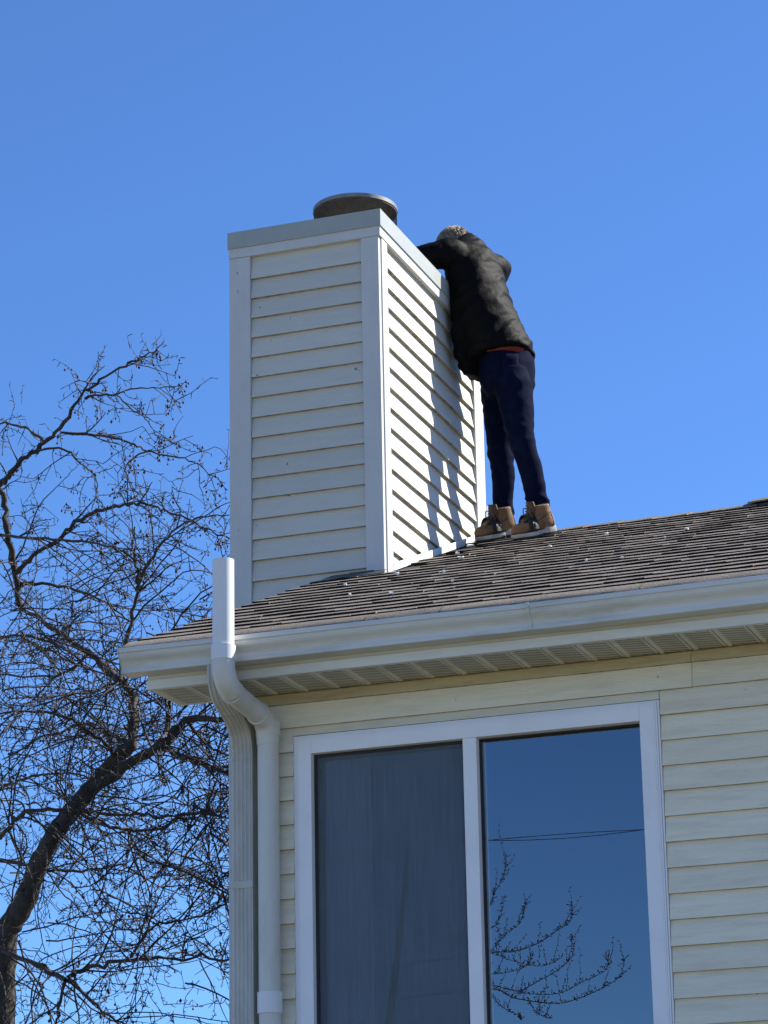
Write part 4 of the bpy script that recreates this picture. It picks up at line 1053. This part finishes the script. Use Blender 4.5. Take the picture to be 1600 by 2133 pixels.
def shoot(pts, r0):
    P = np_path([MIR(px, py, YT+.25*math.sin(px*.05)) for px, py in pts], 6); s2.tube(P, np.linspace(r0*.6, .0022, len(P)), 5)
    for i in range(1, len(P)):
        for _ in range(3):
            sd = RNG.normal(0, 1, 3); sd[2] = abs(sd[2]); sd /= np.linalg.norm(sd); e = P[i]+RNG.normal(0, .01, 3)+sd*RNG.uniform(.015, .05)
            s2.tube([P[i], e, e+sd*.012], [.0014, .0055, .002], 4)
        if RNG.random() < .3 and i < len(P)-2:
            pp = grow(P[i], np.array([RNG.normal(.3, .3), RNG.normal(0, .4), 1.0]), RNG.uniform(.12, .42), 6, .15, np.array([0, 0, .6]), RNG); s2.tube(pp, np.linspace(.003, .0015, 7), 4)
            for q in pp[1:]:
                sd = RNG.normal(0, 1, 3); sd /= np.linalg.norm(sd); s2.tube([q, q+sd*.02, q+sd*.03], [.003, .006, .002], 4)
for pts, r0 in (([(830,2080),(1015,2060),(1075,2080),(1160,2090),(1210,2078),(1250,2060),(1290,2035),(1302,1998)], .014),
                ([(830,2010),(1018,1985),(1070,1982),(1120,1965),(1165,1935),(1188,1918),(1190,1880)], .013),
                ([(1075,2070),(1120,2045),(1170,2015),(1195,1985),(1187,1950)], .009),
                ([(1020,2050),(1090,2068),(1160,2070),(1215,2045),(1262,2020),(1264,1990)], .009),
                ([(820,1960),(1000,1900),(1030,1860),(1050,1820),(1054,1782)], .010),
                ([(830,1990),(1005,1940),(1040,1915),(1050,1870)], .008),
                ([(1015,1990),(1050,1950),(1085,1920),(1096,1880)], .008),
                ([(1020,2070),(1050,2100),(1080,2115),(1086,2125)], .007),
                ([(1100,2085),(1120,2110),(1145,2122)], .006),
                ([(1015,2030),(1060,2025),(1100,2010),(1104,1985)], .007),
                ([(1030,1988),(1080,2005),(1130,2012),(1170,1995)], .006)):
    shoot(pts, r0)
T2(tag(s2.build('branches', M['twig']), kind='stuff'))
# ---- utility cables behind the viewer, also only seen in the pane
YU = -24.0
a = MIR(1010, 1751, YU); b2 = MIR(1345, 1728, YU); mid = MIR(1200, 1733, YU); mid2 = MIR(1120, 1743, YU)
sl_ = (b2-a)/(b2.x-a.x)
poles = []
for X in (-42.0, 22.0):
    pl = a + sl_*(X-a.x)
    po = empty('utility_pole', (X, YU, 0), 'brown timber utility pole, %s end of the cables' % ('far' if X < 0 else 'near'), 'utility pole', 'utility poles')
    q = MB(); q.tube([(0,0,-.3), (0,0,max(7.5, pl.z+.8))], [.16, .11], 14); q.build('shaft', M['pole'], po, smooth=True)
    q = MB(); q.box((-1.1, -.06, pl.z+.05), (1.1, .06, pl.z+.19)); q.build('crossarm', M['pole'], po, bevel=.008)
    poles.append(pl)
for j, (bow, lab) in enumerate(((.02, 'upper black utility cable mirrored in the right pane'), (-.06, 'lower black utility cable mirrored in the right pane'))):
    pts = []
    for X in np.linspace(-42, 22, 90):
        p = a + sl_*(X-a.x); u = (X-a.x)/(b2.x-a.x); z = p.z + (bow*4*u*(1-u) if -1 < u < 2 else bow*4*(-2))*1.0
        pts.append((X, YU+.02*j, z if -1 < u < 2 else p.z + bow*(-8)))
    q = MB(); q.tube(pts, .0065, 5); tag(q.build('utility_cable', M['cable'], smooth=True), lab, 'cable', 'utility cables')
